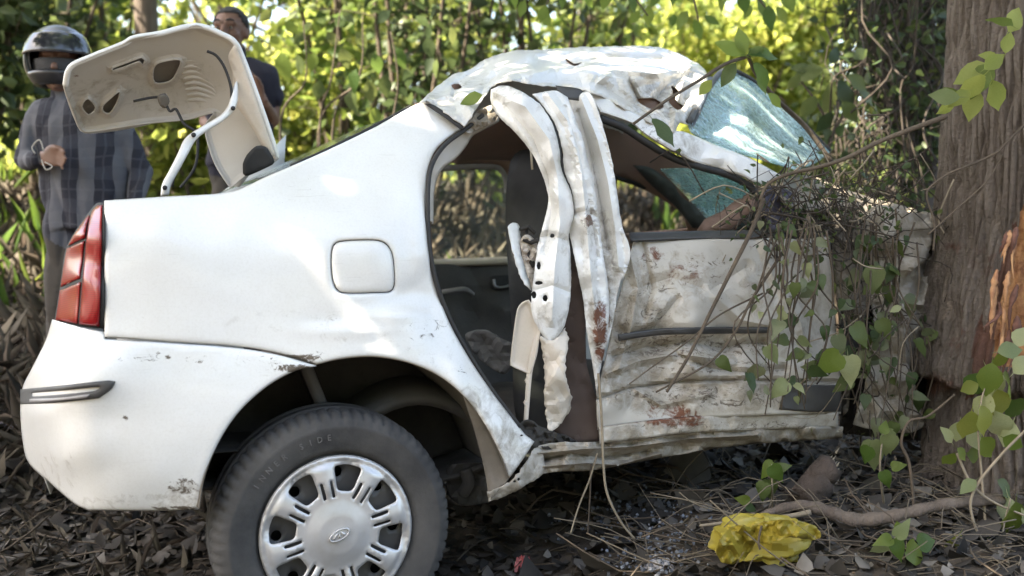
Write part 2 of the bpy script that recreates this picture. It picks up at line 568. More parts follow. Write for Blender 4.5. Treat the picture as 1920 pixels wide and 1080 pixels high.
def box_data(pts8):
    return pts8, [(0,1,2,3), (7,6,5,4), (0,4,5,1), (1,5,6,2), (2,6,7,3), (3,7,4,0)]

def soft(o, width=0.01, seg=2):
    b = o.modifiers.new('bevel', 'BEVEL'); b.width = width; b.segments = seg; b.limit_method = 'ANGLE'
    return o
# ------------------------------------------------------------------ terrain
def sstep(a, b, x):
    h = np.clip((x - a) / (b - a), 0, 1); return h * h * (3 - 2 * h)

def ground_z(x, y):
    """height of the ground: level at the wheel, a bank behind the car, a low hump by the tree"""
    x = np.asarray(x, float); y = np.asarray(y, float)
    t = (x - OX) * LAT[0] + y * LAT[1]
    s = (x - OX) * FWD[0] + y * FWD[1]
    z = 0.42 * sstep(1.4, 3.0, t) + 0.85 * sstep(2.6, 6.5, t) + 0.25 * sstep(6, 14, t)
    z = z + 0.17 * sstep(0.35, 1.3, s) * (1 - sstep(1.2, 2.4, t)) * sstep(-3.0, -0.2, t)
    z = z + 0.10 * np.exp(-((x - 1.85) ** 2 + (y - 0.75) ** 2) / 0.5)
    z = z + 0.07 * sstep(-0.7, -1.6, s) * (1 - sstep(1.5, 2.4, t))
    z = z - 0.10 * sstep(-3.4, -4.6, y)
    w = 0.018 * np.sin(5.1 * x + 1.3 * np.sin(3 * y)) * np.cos(4.3 * y + 0.7) + 0.03 * np.sin(1.7 * x + 0.5) * np.cos(1.3 * y)
    return z + w * sstep(-4.2, -2.5, y)

M['soil'] = simple_mat('dry_leaf_soil', (0.085, 0.066, 0.047), (0.040, 0.031, 0.024), 5, 0.95, bumps=0.9, bscale=22)
M['asphalt'] = simple_mat('worn_asphalt', (0.055, 0.053, 0.05), (0.075, 0.072, 0.068), 30, 0.9, bumps=0.4, bscale=200)

def axis(lo, hi, fine_lo, fine_hi, fine, coarse):
    a = np.r_[np.arange(lo, fine_lo, coarse), np.arange(fine_lo, fine_hi, fine), np.arange(fine_hi, hi + coarse, coarse)]
    return a
gx = axis(-60, 60, -4.0, 4.0, 0.06, 2.0); gy = axis(-60, 90, -3.0, 7.0, 0.06, 2.0)
GX, GY = np.meshgrid(gx, gy)
GZ = ground_z(GX, GY) + 0.012 * np.sin(31 * GX + 4 * np.sin(13 * GY)) * np.sin(27 * GY) * (np.abs(GX) < 4) * (GY > -3) * (GY < 7)
nX = len(gx)
gv = np.c_[GX.ravel(), GY.ravel(), GZ.ravel()]
gf = [(j*nX+i, j*nX+i+1, (j+1)*nX+i+1, (j+1)*nX+i) for j in range(len(gy)-1) for i in range(nX-1)]
tag(mesh_obj('ground', gv, gf, M['soil']), kind='structure')
# the road the picture is taken from
rv = []
for yy in (-4.7, -6.5, -8.5, -10.6):
    for xx in np.linspace(-60, 60, 41): rv.append((xx, yy, -0.055 + 0.03 * (1 - ((yy + 7.6) / 3.0) ** 2)))
rf = [(j*41+i, j*41+i+1, (j+1)*41+i+1, (j+1)*41+i) for j in range(3) for i in range(40)]
tag(mesh_obj('road', rv, [f[::-1] for f in rf], M['asphalt']), kind='structure')
# ------------------------------------------------------------------ the wrecked car
car = empty('wrecked_car', L(0.3, 0.8, 0.0), 'crushed white sedan with open boot lid, wrapped against the tree', 'car')

# wheel arch edge as seen (shared by quarter panel, bumper and liner)
ARCH_F = [(955, 897), (940, 855), (912, 800), (875, 748), (825, 706), (765, 680), (700, 669), (640, 673), (595, 683)]
ARCH_R = [(595, 683), (550, 697), (500, 725), (450, 770), (415, 820), (392, 870), (380, 910), (374, 955)]

flap_ol = [(623, 470), (631, 456), (655, 452), (700, 451), (720, 456), (733, 472), (738, 500), (738, 535), (730, 546), (700, 548), (660, 549), (637, 546), (626, 530), (622, 500)]
cx, cy = 680, 500
flap_hole = [(cx + (u - cx) * 1.022, cy + (v - cy) * 1.028) for u, v in flap_ol]

q_out = [(196, 376, 'c'), (300, 369), (430, 360), (500, 331), (600, 288), (700, 240), (765, 203), (800, 188, 'c'), (836, 214), (869, 240, 'c'),
         (845, 255), (818, 280), (803, 312), (798, 345), (798, 400), (803, 470), (818, 540), (845, 610), (885, 680), (925, 738), (965, 790), (985, 815, 'c'),
         (1002, 828, 'c'), (978, 865), (955, 897, 'c')] + ARCH_F[1:-1] + [(595, 683, 'c'), (520, 662), (440, 649), (310, 640), (196, 632, 'c')]
q_ctl = [(196, 376, .075), (196, 450, .045), (196, 540, .035), (196, 632, .03), (300, 369, .075), (300, 420, .035), (300, 520, .02), (310, 640, .012),
         (430, 360, .085), (440, 410, .04), (450, 500, .012), (440, 649, .004), (520, 320, .12), (600, 288, .16), (600, 350, .095), (590, 430, .022), (580, 540, .0),
         (700, 240, .20), (700, 320, .125), (700, 400, .045), (690, 470, .0), (690, 560, -.006), (765, 203, .23), (800, 190, .24), (780, 290, .15), (866, 240, .21), (798, 345, .10),
         (790, 430, .04), (803, 480, .03), (780, 540, .022), (770, 590, -.008), (840, 600, .028), (700, 640, -.022), (640, 660, -.022), (595, 683, -.018), (700, 669, -.028), (825, 706, -.028), (875, 748, -.026),
         (885, 680, .018), (860, 690, -.012), (925, 738, .02), (912, 800, -.022), (965, 790, .025), (940, 800, -.008), (985, 815, .03), (1002, 828, .03), (955, 897, -.01)]
q_rbf = rbf(q_ctl)
def q_extra(V):
    e = np.zeros(len(V))
    for (u, v, ru, rv, a) in [(760, 560, 60, 26, .012), (720, 520, 30, 60, -.004), (820, 520, 26, 70, .010), (790, 470, 20, 40, -.006), (650, 620, 90, 14, -.006),
                              (840, 560, 14, 60, -.008), (745, 590, 60, 12, -.007), (560, 330, 120, 30, .004), (890, 760, 16, 26, .010), (620, 600, 40, 18, .004)]:
        e += a * np.exp(-(((V[:, 0] - u) / ru) ** 2 + ((V[:, 1] - v) / rv) ** 2))
    return e
quarter = panel('quarter_panel', car, q_out, q_ctl, M['paint'], step=8, holes=[flap_hole], roll=(7, .006), extra=q_extra, sharp=False,
                crum=(.0035, .016, 3, [(800, 560, 110, 140, 1), (860, 660, 90, 90, 1)]),
                mud=[(930, 850, 70, 60, .55), (900, 780, 60, 60, .42), (600, 610, 200, 40, .20), (820, 640, 120, 70, .22), (885, 760, 18, 30, .6)],
                scuff=[(780, 610, 60, 30, .42), (560, 668, 60, 14, .5), (548, 672, 44, 7, .95), (640, 590, 40, 20, .38), (860, 700, 40, 20, .4)])
flap = panel('fuel_flap', car, flap_ol, [(u, v, t - .001) for (u, v, t) in q_ctl], M['paint'], step=8, roll=(9, .005), extra=q_extra, mud=[(680, 530, 70, 30, .15)])
panel('fuel_recess', car, [(cx + (u - cx) * 1.12, cy + (v - cy) * 1.14) for u, v in flap_ol], [(u, v, t + .016) for (u, v, t) in q_ctl], M['black'], step=16)

# bumper with its corner trim
b_out = [(98, 599, 'c'), (145, 612), (196, 622, 'c'), (197, 636, 'c'), (310, 643), (440, 652), (520, 665), (594, 686, 'c')] + [(u, v) for u, v in ARCH_R[1:-1]] + \
        [(374, 955, 'c'), (300, 958), (165, 957, 'c'), (140, 945), (95, 907), (55, 870), (43, 830), (38, 770), (42, 728), (60, 690), (85, 640)]
b_ctl = [(197, 636, .03), (310, 643, .012), (440, 652, .004), (594, 686, -.018), (550, 697, -.02), (450, 770, -.02), (392, 870, -.012), (374, 955, .012), (330, 850, -.006), (300, 958, .05), (300, 900, .012),
         (300, 780, -.004), (200, 780, .015), (200, 880, .045), (165, 957, .15), (120, 700, .075), (120, 780, .08), (120, 860, .13), (80, 690, .24), (70, 770, .22), (42, 740, .45), (40, 800, .45), (55, 870, .45), (95, 907, .32), (130, 935, .22),
         (98, 599, .26), (145, 612, .10), (196, 622, .04), (90, 640, .30), (250, 700, -.002), (420, 700, -.008)]
panel('rear_bumper', car, b_out, b_ctl, M['paint'], step=9, roll=(6, .006), mud=[(250, 945, 160, 22, .35), (350, 930, 40, 30, .45), (450, 690, 120, 30, .18), (100, 890, 60, 50, .3)],
      scuff=[(345, 915, 34, 24, .62), (330, 952, 50, 6, .75), (300, 670, 60, 10, .55), (250, 674, 60, 8, .45), (380, 675, 30, 9, .6), (470, 672, 60, 14, .5), (545, 690, 40, 9, .9), (235, 783, 8, 6, .8)])
bumper = car.children[-1]
tr_out = [(38, 730, 'c'), (120, 722), (204, 713, 'c'), (217, 715, 'c'), (210, 729), (186, 747, 'c'), (110, 755), (38, 758, 'c')]
slot1 = [(60, 737), (120, 732), (187, 726), (178, 733), (120, 739), (60, 743)]
trim = panel('bumper_trim', bumper, tr_out, [(u, v, t - .012) for (u, v, t) in b_ctl], M['trim_dark'], step=8, holes=[slot1], roll=(4, .006), thick=.008)
panel('trim_slat', bumper, [(55, 748), (110, 746), (168, 740), (162, 746), (110, 751), (55, 753)], [(u, v, t - .015) for (u, v, t) in b_ctl], simple_mat('grey_slat', (.34, .33, .33), (.26, .25, .25)), step=8, thick=.004)

# tail lamp: housing with separate lenses
lamp = panel('tail_lamp', car, [(195, 380, 'c'), (181, 381), (162, 404), (137, 440), (122, 472), (112, 540), (102, 602, 'c'), (150, 612), (194, 617, 'c')],
             [(195, 400, .07), (195, 500, .055), (195, 610, .05), (150, 440, .13), (150, 520, .105), (150, 600, .10), (105, 590, .30), (125, 470, .28), (115, 540, .28), (165, 405, .17)], M['black'], step=9)
lc = [(195, 400, .056), (195, 500, .041), (195, 610, .036), (150, 440, .112), (150, 520, .088), (150, 600, .085), (105, 590, .28), (125, 470, .26), (115, 540, .262), (165, 405, .15)]
for nm, ol, mt in [('lens', [(191, 384, 'c'), (181, 386), (170, 402), (163, 440), (157, 500), (152, 560), (148, 608, 'c'), (186, 613, 'c'), (190, 500)], M['lens']),
                   ('lens', [(166, 403), (140, 438), (127, 461, 'c'), (158, 446, 'c'), (162, 425)], M['lens']),
                   ('lens', [(125, 466, 'c'), (119, 500), (113, 538, 'c'), (148, 522, 'c'), (153, 490), (157, 452, 'c')], M['lens']),
                   ('lens', [(112, 545, 'c'), (108, 575), (104, 600, 'c'), (144, 607, 'c'), (147, 570), (150, 529, 'c')], M['lens2'])]:
    panel(nm, lamp, ol, lc, mt, step=7, roll=(5, .008), thick=.004)
panel('lamp_gap', car, [(194, 378, 'c'), (199, 376, 'c'), (199, 634, 'c'), (193, 634, 'c')], [(196, 380, .09), (196, 500, .07), (196, 640, .06), (200, 450, .07)], M['black'], step=20)

# ------------------------------------------------------------------ rear wheel
sw, tw, zw = toL(C(632, 998, .03))
FW3, LT3, UP3 = Vector((FWD[0], FWD[1], 0)), Vector((LAT[0], LAT[1], 0)), Vector((0, 0, 1))
wc = L(sw, 0, zw)
def WP(r, a, t):        # a measured as seen from the camera side, counter-clockwise from car-forward
    return wc + FW3 * (r * math.cos(a)) + UP3 * (r * math.sin(a)) + LT3 * t
wheel = empty('rear_wheel', wc - Vector(car.location)); wheel.parent = car
RT = 0.307
prof = [(.196, .045), (.205, .030), (.215, .024), (.232, .020), (.250, .015), (.262, .014), (.268, .012), (.272, .014), (.285, .020), (.296, .030), (.300, .042), (.304, .052),
        (RT - .003, .065), (RT, .075), (RT, .085), (RT - .007, .088), (RT - .007, .096), (RT, .099), (RT, .135), (RT - .007, .138), (RT - .007, .146), (RT, .149), (RT, .17), (.300, .20), (.26, .21), (.2, .20)]
NS = 264
tv = []; tf = []
for i, (r, t) in enumerate(prof):
    for k in range(NS):
        a = 2 * math.pi * k / NS
        rr, tt = r, t
        if 9 <= i <= 14 and (k % 4 == 0): rr -= .0065          # shoulder notches
        if 8 <= i <= 10 and (k % 4 == 0): tt += .003
        tv.append(tuple(WP(rr, a, tt)))
for i in range(len(prof) - 1):
    for k in range(NS):
        tf.append((i*NS+k, i*NS+(k+1) % NS, (i+1)*NS+(k+1) % NS, (i+1)*NS+k))
# dusty tread and sidewall
tyre = mesh_obj('tyre', tv, [f[::-1] for f in tf], M['tyre'], wheel, smooth=True)
# raised sidewall lettering
def letters(txt, a0, da, r0, h, parent, mat, tpos):
    for i, ch in enumerate(txt):
        if ch == ' ': continue
        cu = bpy.data.curves.new('txt', 'FONT'); cu.body = ch; cu.size = 1.0; cu.extrude = 0.03; cu.align_x = 'CENTER'
        cu.resolution_u = 2
        tmp = bpy.data.objects.new('txt', cu); COL.objects.link(tmp)
        dg = bpy.context.evaluated_depsgraph_get()
        me0 = bpy.data.meshes.new_from_object(tmp.evaluated_get(dg))
        V = np.array([v.co[:] for v in me0.vertices]); Fc = [tuple(p.vertices) for p in me0.polygons]
        bpy.data.objects.remove(tmp)
        a = a0 + da * i
        out = []
        for x, y, z in V:
            out.append(tuple(WP(r0 + y * h, a - x * h * 0.9 / r0, tpos - z * h * 1.2)))
        mesh_obj('raised_letter', out, Fc, mat, parent, smooth=False)
M['letter'] = simple_mat('pale_dusty_rubber', (0.16, 0.15, 0.145), (0.09, 0.085, 0.08), 30, 0.85)
letters('INNER SIDE', math.radians(146), math.radians(-5.6), 0.2385, 0.021, tyre, M['letter'], .0116)

# hub cap: domed disc with eight windows and paired slots
def hub_xy(r, a): return (500 + r * 1000 * math.cos(a), 500 - r * 1000 * math.sin(a))
RH = 0.196
h_out = [hub_xy(RH, 2*math.pi*k/96) for k in range(96)]
h_holes = []
A0 = math.radians(81)
for k in range(8):
    a = A0 + k * math.pi / 4
    h_holes.append([hub_xy(r, a + math.radians(d)) for r, d in [(.171, -10.5), (.173, 0), (.171, 10.5), (.163, 12.2), (.145, 11.8), (.118, 10.6), (.109, 8), (.107, 0), (.109, -8), (.118, -10.6), (.145, -11.8), (.163, -12.2)]])
    b = a + math.pi / 8
    for sg in (-1, 1):
        h_holes.append([hub_xy(r, b + sg * math.radians(d)) for r, d in [(.092, 5.0), (.135, 3.9), (.138, 5.4), (.136, 7.0), (.092, 9.4)]])
def hub_h(V):
    x = (V[:, 0] - 500) / 1000; y = (500 - V[:, 1]) / 1000
    r = np.hypot(x, y); a = np.arctan2(y, x)
    t = np.interp(r, [0, .05, .085, .14, .172, .184, .190, .196], [.006, .008, .016, .018, .021, .026, .020, .028])
    sp = np.cos((a - A0 - math.pi / 8) * 8)
    t = t - .006 * np.clip(sp, 0, 1) * sstep(.08, .12, r) * (1 - sstep(.165, .182, r))
    t = t + .010 * np.clip(-sp, 0, 1) * sstep(.165, .175, r) * (1 - sstep(.180, .186, r))
    return t
def hub_place(u, v, t):
    x = (u - 500) / 1000; y = (500 - v) / 1000
    return WP(math.hypot(x, y), math.atan2(y, x), t)
hub = panel('hubcap', wheel, h_out, [(0, 0, 0), (1000, 0, 0), (0, 1000, 0), (1000, 1000, 0)], M['hubcap'], step=7, holes=h_holes, extra=hub_h, place=hub_place, thick=.004, roll=None)
rim_out = [hub_xy(.205, 2*math.pi*k/64) for k in range(64)]
rim_holes = [[hub_xy_ for hub_xy_ in [(hub_xy(.150, A0 + math.radians(8) + k*math.pi/4)[0] + 14*math.cos(q), hub_xy(.150, A0 + math.radians(8) + k*math.pi/4)[1] + 14*math.sin(q)) for q in np.linspace(0, 2*math.pi, 10, endpoint=False)]] for k in range(8)]
panel('steel_rim', wheel, rim_out, [(0, 0, .048), (1000, 0, .048), (0, 1000, .048), (1000, 1000, .048)], M['rim'], step=14, holes=rim_holes, place=hub_place, thick=.004)
rv_ = [tuple(WP(r, 2*math.pi*k/48, t)) for r, t in ((.0, .10), (.205, .10), (.205, .045)) for k in range(48)]
mesh_obj('brake_drum', rv_, [(i*48+k, i*48+(k+1) % 48, (i+1)*48+(k+1) % 48, (i+1)*48+k) for i in range(2) for k in range(48)], M['black'], wheel)
# oval emblem: raised ring with a split road-like mark
def oval(sx, sy, n=40, rot=math.radians(14)):
    o_ = []
    for k in range(n):
        q = 2*math.pi*k/n; x = sx*math.cos(q); y = sy*math.sin(q)
        o_.append((500 + x*math.cos(rot) + y*math.sin(rot), 500 - (-x*math.sin(rot)*-1 + y*math.cos(rot))))
    return o_
fl = lambda t: [(0, 0, t), (1000, 0, t), (0, 1000, t), (1000, 1000, t)]
emb = panel('emblem', hub, oval(24, 13.5), fl(.0035), M['hubcap'], step=5, place=hub_place, thick=.003)
panel('emblem_ring', emb, oval(27, 16), fl(.0005), M['hubcap'], step=5, holes=[oval(23, 12.5)], place=hub_place, thick=.006)
for pts in ([(-17, -5), (-10, 4), (-3, 8), (-6, 1), (-10, -6)], [(17, -4), (10, 4), (3, 8), (6, 1), (10, -6)], [(-3, -8), (0, 6), (3, -8), (0, -5)]):
    panel('emblem_mark', emb, [(500 + x*.97 + y*.24*-1*0 , 500 - (y*.97 + x*.24)) for x, y in pts], fl(.0008), M['hubcap'], step=4, place=hub_place, thick=.004)

# arch liner: swept from the arch edge inwards, then a back wall
arch = spline([(u, v) for u, v in ARCH_R[::-1]] + [(u, v) for u, v in ARCH_F[::-1][1:]], 14, closed=False)
al = [toL(C(u, v, -.012)) for u, v in arch]
def liner_fn(a, b):
    i = min(int(a * (len(al) - 1)), len(al) - 2); f = a * (len(al) - 1) - i
    s = al[i][0]*(1-f) + al[i+1][0]*f; z = al[i][2]*(1-f) + al[i+1][2]*f
    k = 1.0 + 0.03 * min(b * 6, 1)
    return L(sw + (s - sw) * k, -.010 + b * .40, zw + (z - zw) * k)
sheet('arch_liner', liner_fn, len(al) * 2, 10, M['liner'], car, thick=.002)
sheet('arch_back_wall', lambda a, b: L(sw + (al[min(int(a*(len(al)-1)), len(al)-1)][0] - sw) * b * 1.03, .39, zw + (al[min(int(a*(len(al)-1)), len(al)-1)][2] - zw) * b * 1.03), len(al) - 1, 5, M['under'], car)
# shock absorber / axle seen behind the wheel
tube('axle', [L(sw - .02, .16, zw), L(sw - .02, 1.45, zw)], .035, M['under'], car, 10)
tube('axle_bracket', smooth3([C(872, 880, .18), C(878, 905, .18), C(868, 925, .2)]), [.018] * 13, M['under'], car, 8)
panel('axle_arm', car, [(835, 872, 'c'), (905, 868, 'c'), (918, 930), (900, 945), (850, 940)], [(835, 872, .22), (905, 868, .22), (918, 930, .2), (850, 940, .24)], M['under'], step=12, crum=(.02, .03, 8), thick=.01)
panel('arch_flap', car, [(868, 742, 'c'), (905, 788), (935, 850), (954, 898, 'c'), (917, 940, 'c'), (908, 880), (890, 810)], [(868, 742, .02), (954, 898, .0), (917, 940, .02), (890, 830, .05)], M['liner'], step=9, crum=(.006, .02, 2))

# ------------------------------------------------------------------ open boot lid
lid = empty('boot_lid', C(470, 340, .45) - Vector(car.location)); lid.parent = car
lid_ctl = [(125, 130, .42), (120, 180, .52), (150, 245, .66), (250, 85, .40), (270, 240, .64), (380, 55, .40), (350, 150, .52), (360, 225, .60), (440, 80, .40), (430, 160, .48), (515, 290, .46), (430, 350, .52), (470, 200, .45)]
lid_out = [(121, 165), (123, 145), (133, 126), (170, 108), (230, 84, 'c'), (252, 72), (300, 64), (350, 54), (368, 48), (390, 57), (420, 66), (440, 80, 'c'), (452, 105), (480, 180), (505, 255), (521, 298, 'c'),
           (505, 308), (470, 322), (432, 352, 'c'), (405, 310), (388, 262), (385, 235), (400, 212), (360, 222), (330, 226), (270, 232), (200, 243), (160, 247), (148, 238), (136, 205)]
gaps = [[(209, 129), (240, 117), (266, 108), (272, 113), (268, 122), (262, 116), (240, 124), (212, 133)],
        [(288, 128), (300, 117), (338, 113), (330, 140), (318, 153), (296, 157), (287, 150)],
        [(153, 200), (165, 185), (180, 203), (166, 216)],
        [(192, 200), (205, 186), (224, 172), (220, 192), (206, 213), (194, 210)]]
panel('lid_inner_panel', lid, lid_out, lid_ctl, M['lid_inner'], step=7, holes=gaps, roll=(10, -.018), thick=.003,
      extra=lambda V: .03 * np.exp(-(((V[:, 0] - 270) / 110) ** 2 + ((V[:, 1] - 160) / 60) ** 2)),
      crum=(.004, .012, 5), mud=[(300, 160, 120, 60, .35), (160, 190, 40, 50, .4)], rust=[(150, 140, 16, 20, .35)])
panel('lid_backing', lid, [(135, 150), (250, 95), (420, 85), (440, 130), (400, 200), (270, 225), (160, 235), (140, 200)], [(u, v, t + .035) for u, v, t in lid_ctl], M['liner'], step=14)
panel('lid_outer_skin', lid, [(119, 165), (121, 144), (133, 123), (170, 105), (230, 81, 'c'), (252, 69), (300, 61), (350, 51), (368, 45), (392, 54), (424, 63), (444, 78, 'c'), (456, 105), (484, 180), (509, 255), (524, 298, 'c'), (505, 311), (470, 326), (440, 350), (420, 250), (380, 200), (270, 236), (160, 250), (140, 225)],
      [(u, v, t + .06) for u, v, t in lid_ctl], M['paint'], step=12, thick=.003)
lidf = rbf(lid_ctl)
for i in range(8):
    pts = [(338 + 2*i, 118 + 10*i), (358 + 2*i, 112 + 10.5*i), (380 + 2*i, 118 + 10.5*i), (396 + 2*i, 134 + 9*i), (402 + i, 150 + 8*i)]
    P_ = smooth3([C(u, v, float(lidf(np.array([[u, v]]))[0]) + .016) for u, v in pts], 4)
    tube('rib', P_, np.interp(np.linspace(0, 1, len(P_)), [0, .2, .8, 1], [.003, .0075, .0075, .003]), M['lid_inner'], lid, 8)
# bright folded edge on top of the lid and along its side
tube('lid_edge', smooth3([C(123, 160, .45), C(132, 126, .41), (C(170, 107, .40)), C(230, 83, .39), C(252, 71, .39), C(300, 63, .385), C(368, 48, .385), C(420, 66, .385), C(441, 80, .385), C(455, 108, .40), C(482, 180, .41), C(508, 255, .43), C(521, 297, .45)], 5), .008, M['paint'], lid, 8)
panel('side_flange', lid, [(440, 84, 'c'), (450, 106), (478, 180), (503, 255), (516, 292), (505, 297, 'c'), (470, 235), (440, 190), (436, 140), (428, 105)], [(440, 84, .38), (478, 180, .40), (516, 292, .43), (440, 190, .43), (428, 105, .41)], M['inner_beige'], step=9, thick=.004)
seal_pts = [(388, 96), (405, 104), (420, 125), (431, 155), (434, 180), (428, 205), (412, 222), (385, 240), (360, 258), (345, 285), (330, 320), (322, 350)]
tube('lid_seal', smooth3([C(u, v, .40) for u, v in seal_pts], 5), .0042, M['black'], lid, 6)
hinge = panel('hinge_arm', lid, [(444, 152), (447, 180), (440, 205), (420, 226), (390, 245), (368, 262), (352, 290), (335, 322), (322, 345), (317, 366, 'c'), (301, 368, 'c'), (304, 345), (318, 318), (332, 290), (345, 262), (362, 247), (390, 230), (415, 214), (428, 196), (434, 170)],
      [(440, 160, .40), (420, 220, .38), (360, 258, .36), (310, 360, .34), (345, 285, .34)], M['paint'], step=6, roll=(5, .008), thick=.012)
for u, v in ((437, 203), (363, 253), (309, 352)):
    tube('bolt', [C(u, v, .325 if u < 400 else .37), C(u, v, .40)], .0065, M['black'], hinge, 10)
tube('wiring', smooth3([C(250, 190, .50), C(285, 183, .50), C(305, 185, .49), C(318, 208, .49), C(330, 205, .48), C(345, 232, .46), C(368, 250, .45), C(370, 290, .44), C(362, 320, .44), C(338, 352, .44)], 6), .004, M['black'], lid, 6)
panel('latch', lid, [(298, 183), (312, 178), (318, 190), (310, 203), (300, 198)], [(298, 183, .47), (312, 178, .47), (318, 190, .48), (310, 203, .49)], M['liner'], step=5, thick=.012)
panel('hinge_cover', lid, [(455, 308, 'c'), (462, 292), (480, 275), (497, 276), (508, 290), (514, 305), (505, 312), (460, 330)], [(455, 308, .44), (480, 275, .42), (514, 305, .42), (460, 330, .45)], M['black'], step=7, thick=.01)

# ------------------------------------------------------------------ roof, pillars
rf_out = [(800, 188, 'c'), (786, 193), (810, 170), (848, 141), (880, 131), (908, 112), (960, 96), (1020, 93), (1100, 88), (1210, 86), (1252, 93), (1298, 113), (1322, 132), (1328, 158), (1318, 195), (1296, 236, 'c'),
          (1275, 230), (1262, 250), (1225, 232), (1190, 214), (1140, 186), (1105, 172), (1060, 164), (1000, 158), (960, 152), (925, 160), (905, 186), (872, 236, 'c'), (850, 222), (828, 206)]
rf_ctl = [(800, 188, .26), (872, 236, .22), (848, 141, .75), (908, 112, .85), (1020, 93, .9), (1210, 86, .9), (1298, 113, .75), (1322, 140, .6), (1296, 236, .26), (1190, 214, .20), (1060, 164, .22), (960, 152, .26), (905, 186, .27),
          (1000, 130, .42), (1100, 130, .42), (1200, 130, .40), (1120, 150, .27), (1200, 175, .24), (1250, 160, .36), (1270, 210, .27), (860, 175, .40), (930, 135, .50), (1160, 110, .60), (1240, 110, .60)]
tears = [[(1258, 160), (1272, 170), (1266, 186), (1282, 198), (1270, 206), (1254, 190), (1262, 176)], [(1060, 108), (1076, 118), (1092, 116), (1078, 124), (1064, 117)], [(1196, 186), (1226, 184), (1246, 198), (1230, 206), (1206, 198)], [(846, 158), (860, 156), (866, 164), (852, 168)]]
roof = panel('roof', car, rf_out, rf_ctl, M['paint_roof'], step=6, crum=(.085, .0105, 11), thick=.003, holes=tears, jag=1.2,
             creases=[([(800, 190), (850, 178), (905, 168), (960, 150)], 16, -.06), ([(960, 150), (1040, 128), (1120, 140), (1180, 150), (1230, 138), (1290, 128)], 16, -.05), ([(1120, 155), (1170, 185), (1215, 208), (1250, 160), (1290, 140)], 12, .05), ([(1262, 245), (1270, 190), (1288, 130)], 12, -.05), ([(905, 168), (930, 140), (985, 118), (1040, 128)], 10, .05), ([(1010, 110), (1080, 116), (1150, 106), (1240, 112)], 9, .06), ([(1120, 155), (1150, 132), (1230, 138)], 8, -.05), ([(1180, 150), (1196, 186)], 8, .05), ([(850, 178), (862, 150), (908, 122)], 8, .05)], extra=lambda V: .05 * np.exp(-(((V[:, 0] - 1205) / 60) ** 2 + ((V[:, 1] - 178) / 22) ** 2)) - .03 * np.exp(-(((V[:, 0] - 1150) / 90) ** 2 + ((V[:, 1] - 125) / 12) ** 2)),
             mud=[(1240, 200, 60, 50, .5), (900, 175, 60, 40, .35), (1150, 150, 120, 40, .22), (830, 190, 40, 20, .4)], rust=[(915, 165, 26, 22, .22)], scuff=[(1070, 120, 60, 20, .3), (1240, 190, 50, 40, .42), (860, 160, 20, 12, .4)])
for hl_ in tears:  # boards added behind the roof tears so they read as dark
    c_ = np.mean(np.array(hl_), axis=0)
    panel('tear_shade_board', roof, [(c_[0] + (u - c_[0]) * 1.5, c_[1] + (v - c_[1]) * 1.5) for u, v in hl_], [(u, v, t + .12) for u, v, t in rf_ctl], M['cabin_brown'], step=8)
# far half of the roof, falling away to the other side
sil = spline([(848, 141), (908, 112), (960, 96), (1020, 93), (1100, 88), (1210, 86), (1252, 93), (1298, 113)], 14, closed=False)
rff = rbf(rf_ctl)
sl = [toL(C(u, v, float(rff(np.array([[u, v]]))[0]) )) for u, v in sil]
def far_roof(a, b):
    i = min(int(a * (len(sl) - 1)), len(sl) - 2); f = a * (len(sl) - 1) - i
    p = np.array(sl[i]) * (1 - f) + np.array(sl[i + 1]) * f
    q = (p[0], 1.46, 1.36)
    h = b ** 1.5
    return L(p[0], p[1] + .02 + (q[1] - p[1]) * b, p[2] - .025 + (q[2] - p[2]) * h + .012 * math.sin(a * 23 + b * 7) * b)
sheet('roof_panel', far_roof, 30, 10, M['paint'], car)
rail = panel('windscreen_pillar', car, [(1100, 169, 'c'), (1140, 184), (1190, 212), (1250, 243), (1283, 247), (1346, 273), (1403, 295), (1464, 328, 'c'), (1442, 346), (1417, 345), (1389, 331), (1346, 319), (1297, 303), (1262, 285), (1236, 270), (1206, 250), (1184, 232), (1125, 211, 'c')],
             [(1100, 169, .18), (1125, 211, .13), (1184, 222, .15), (1260, 262, .17), (1346, 295, .18), (1464, 328, .2), (1346, 273, .21), (1346, 319, .20), (1403, 318, .17)], M['paint'], step=7, crum=(.012, .018, 17), roll=(6, .010),
             mud=[(1280, 275, 40, 30, .5), (1200, 225, 60, 20, .3), (1400, 315, 60, 20, .22)], scuff=[(1230, 250, 50, 20, .5)])
tube('window_seal', smooth3([C(1126, 222, .15), C(1170, 240, .16), C(1210, 266, .17), C(1262, 296, .2), C(1310, 312, .2), C(1360, 326, .2), C(1400, 345, .2), C(1415, 360, .2)], 5), .012, M['black'], car, 8)
ws_ctl = [(1290, 229, .27), (1346, 141, .9), (1371, 129, 1.15), (1410, 151, 1.2), (1498, 225, 1.2), (1556, 285, 1.1), (1494, 318, .35), (1403, 291, .25), (1346, 273, .25), (1400, 220, .62)]
ws = panel('windscreen', car, [(1292, 229, 'c'), (1311, 194), (1346, 141), (1371, 129, 'c'), (1410, 151), (1452, 187), (1498, 225), (1556, 285, 'c'), (1530, 305), (1494, 318, 'c'), (1452, 305), (1403, 291), (1346, 272), (1297, 247)], ws_ctl, M['glass'], step=8, crum=(.05, .012, 21), thick=.004)
panel('windscreen_sheet', ws, [(1238, 318, 'c'), (1300, 318), (1360, 330), (1415, 350, 'c'), (1410, 380), (1345, 420), (1330, 415), (1290, 372)], [(1238, 318, .6), (1415, 350, .4), (1345, 420, .9), (1290, 372, .8), (1340, 350, .55)], M['glass'], step=8, crum=(.05, .02, 22), thick=.004)
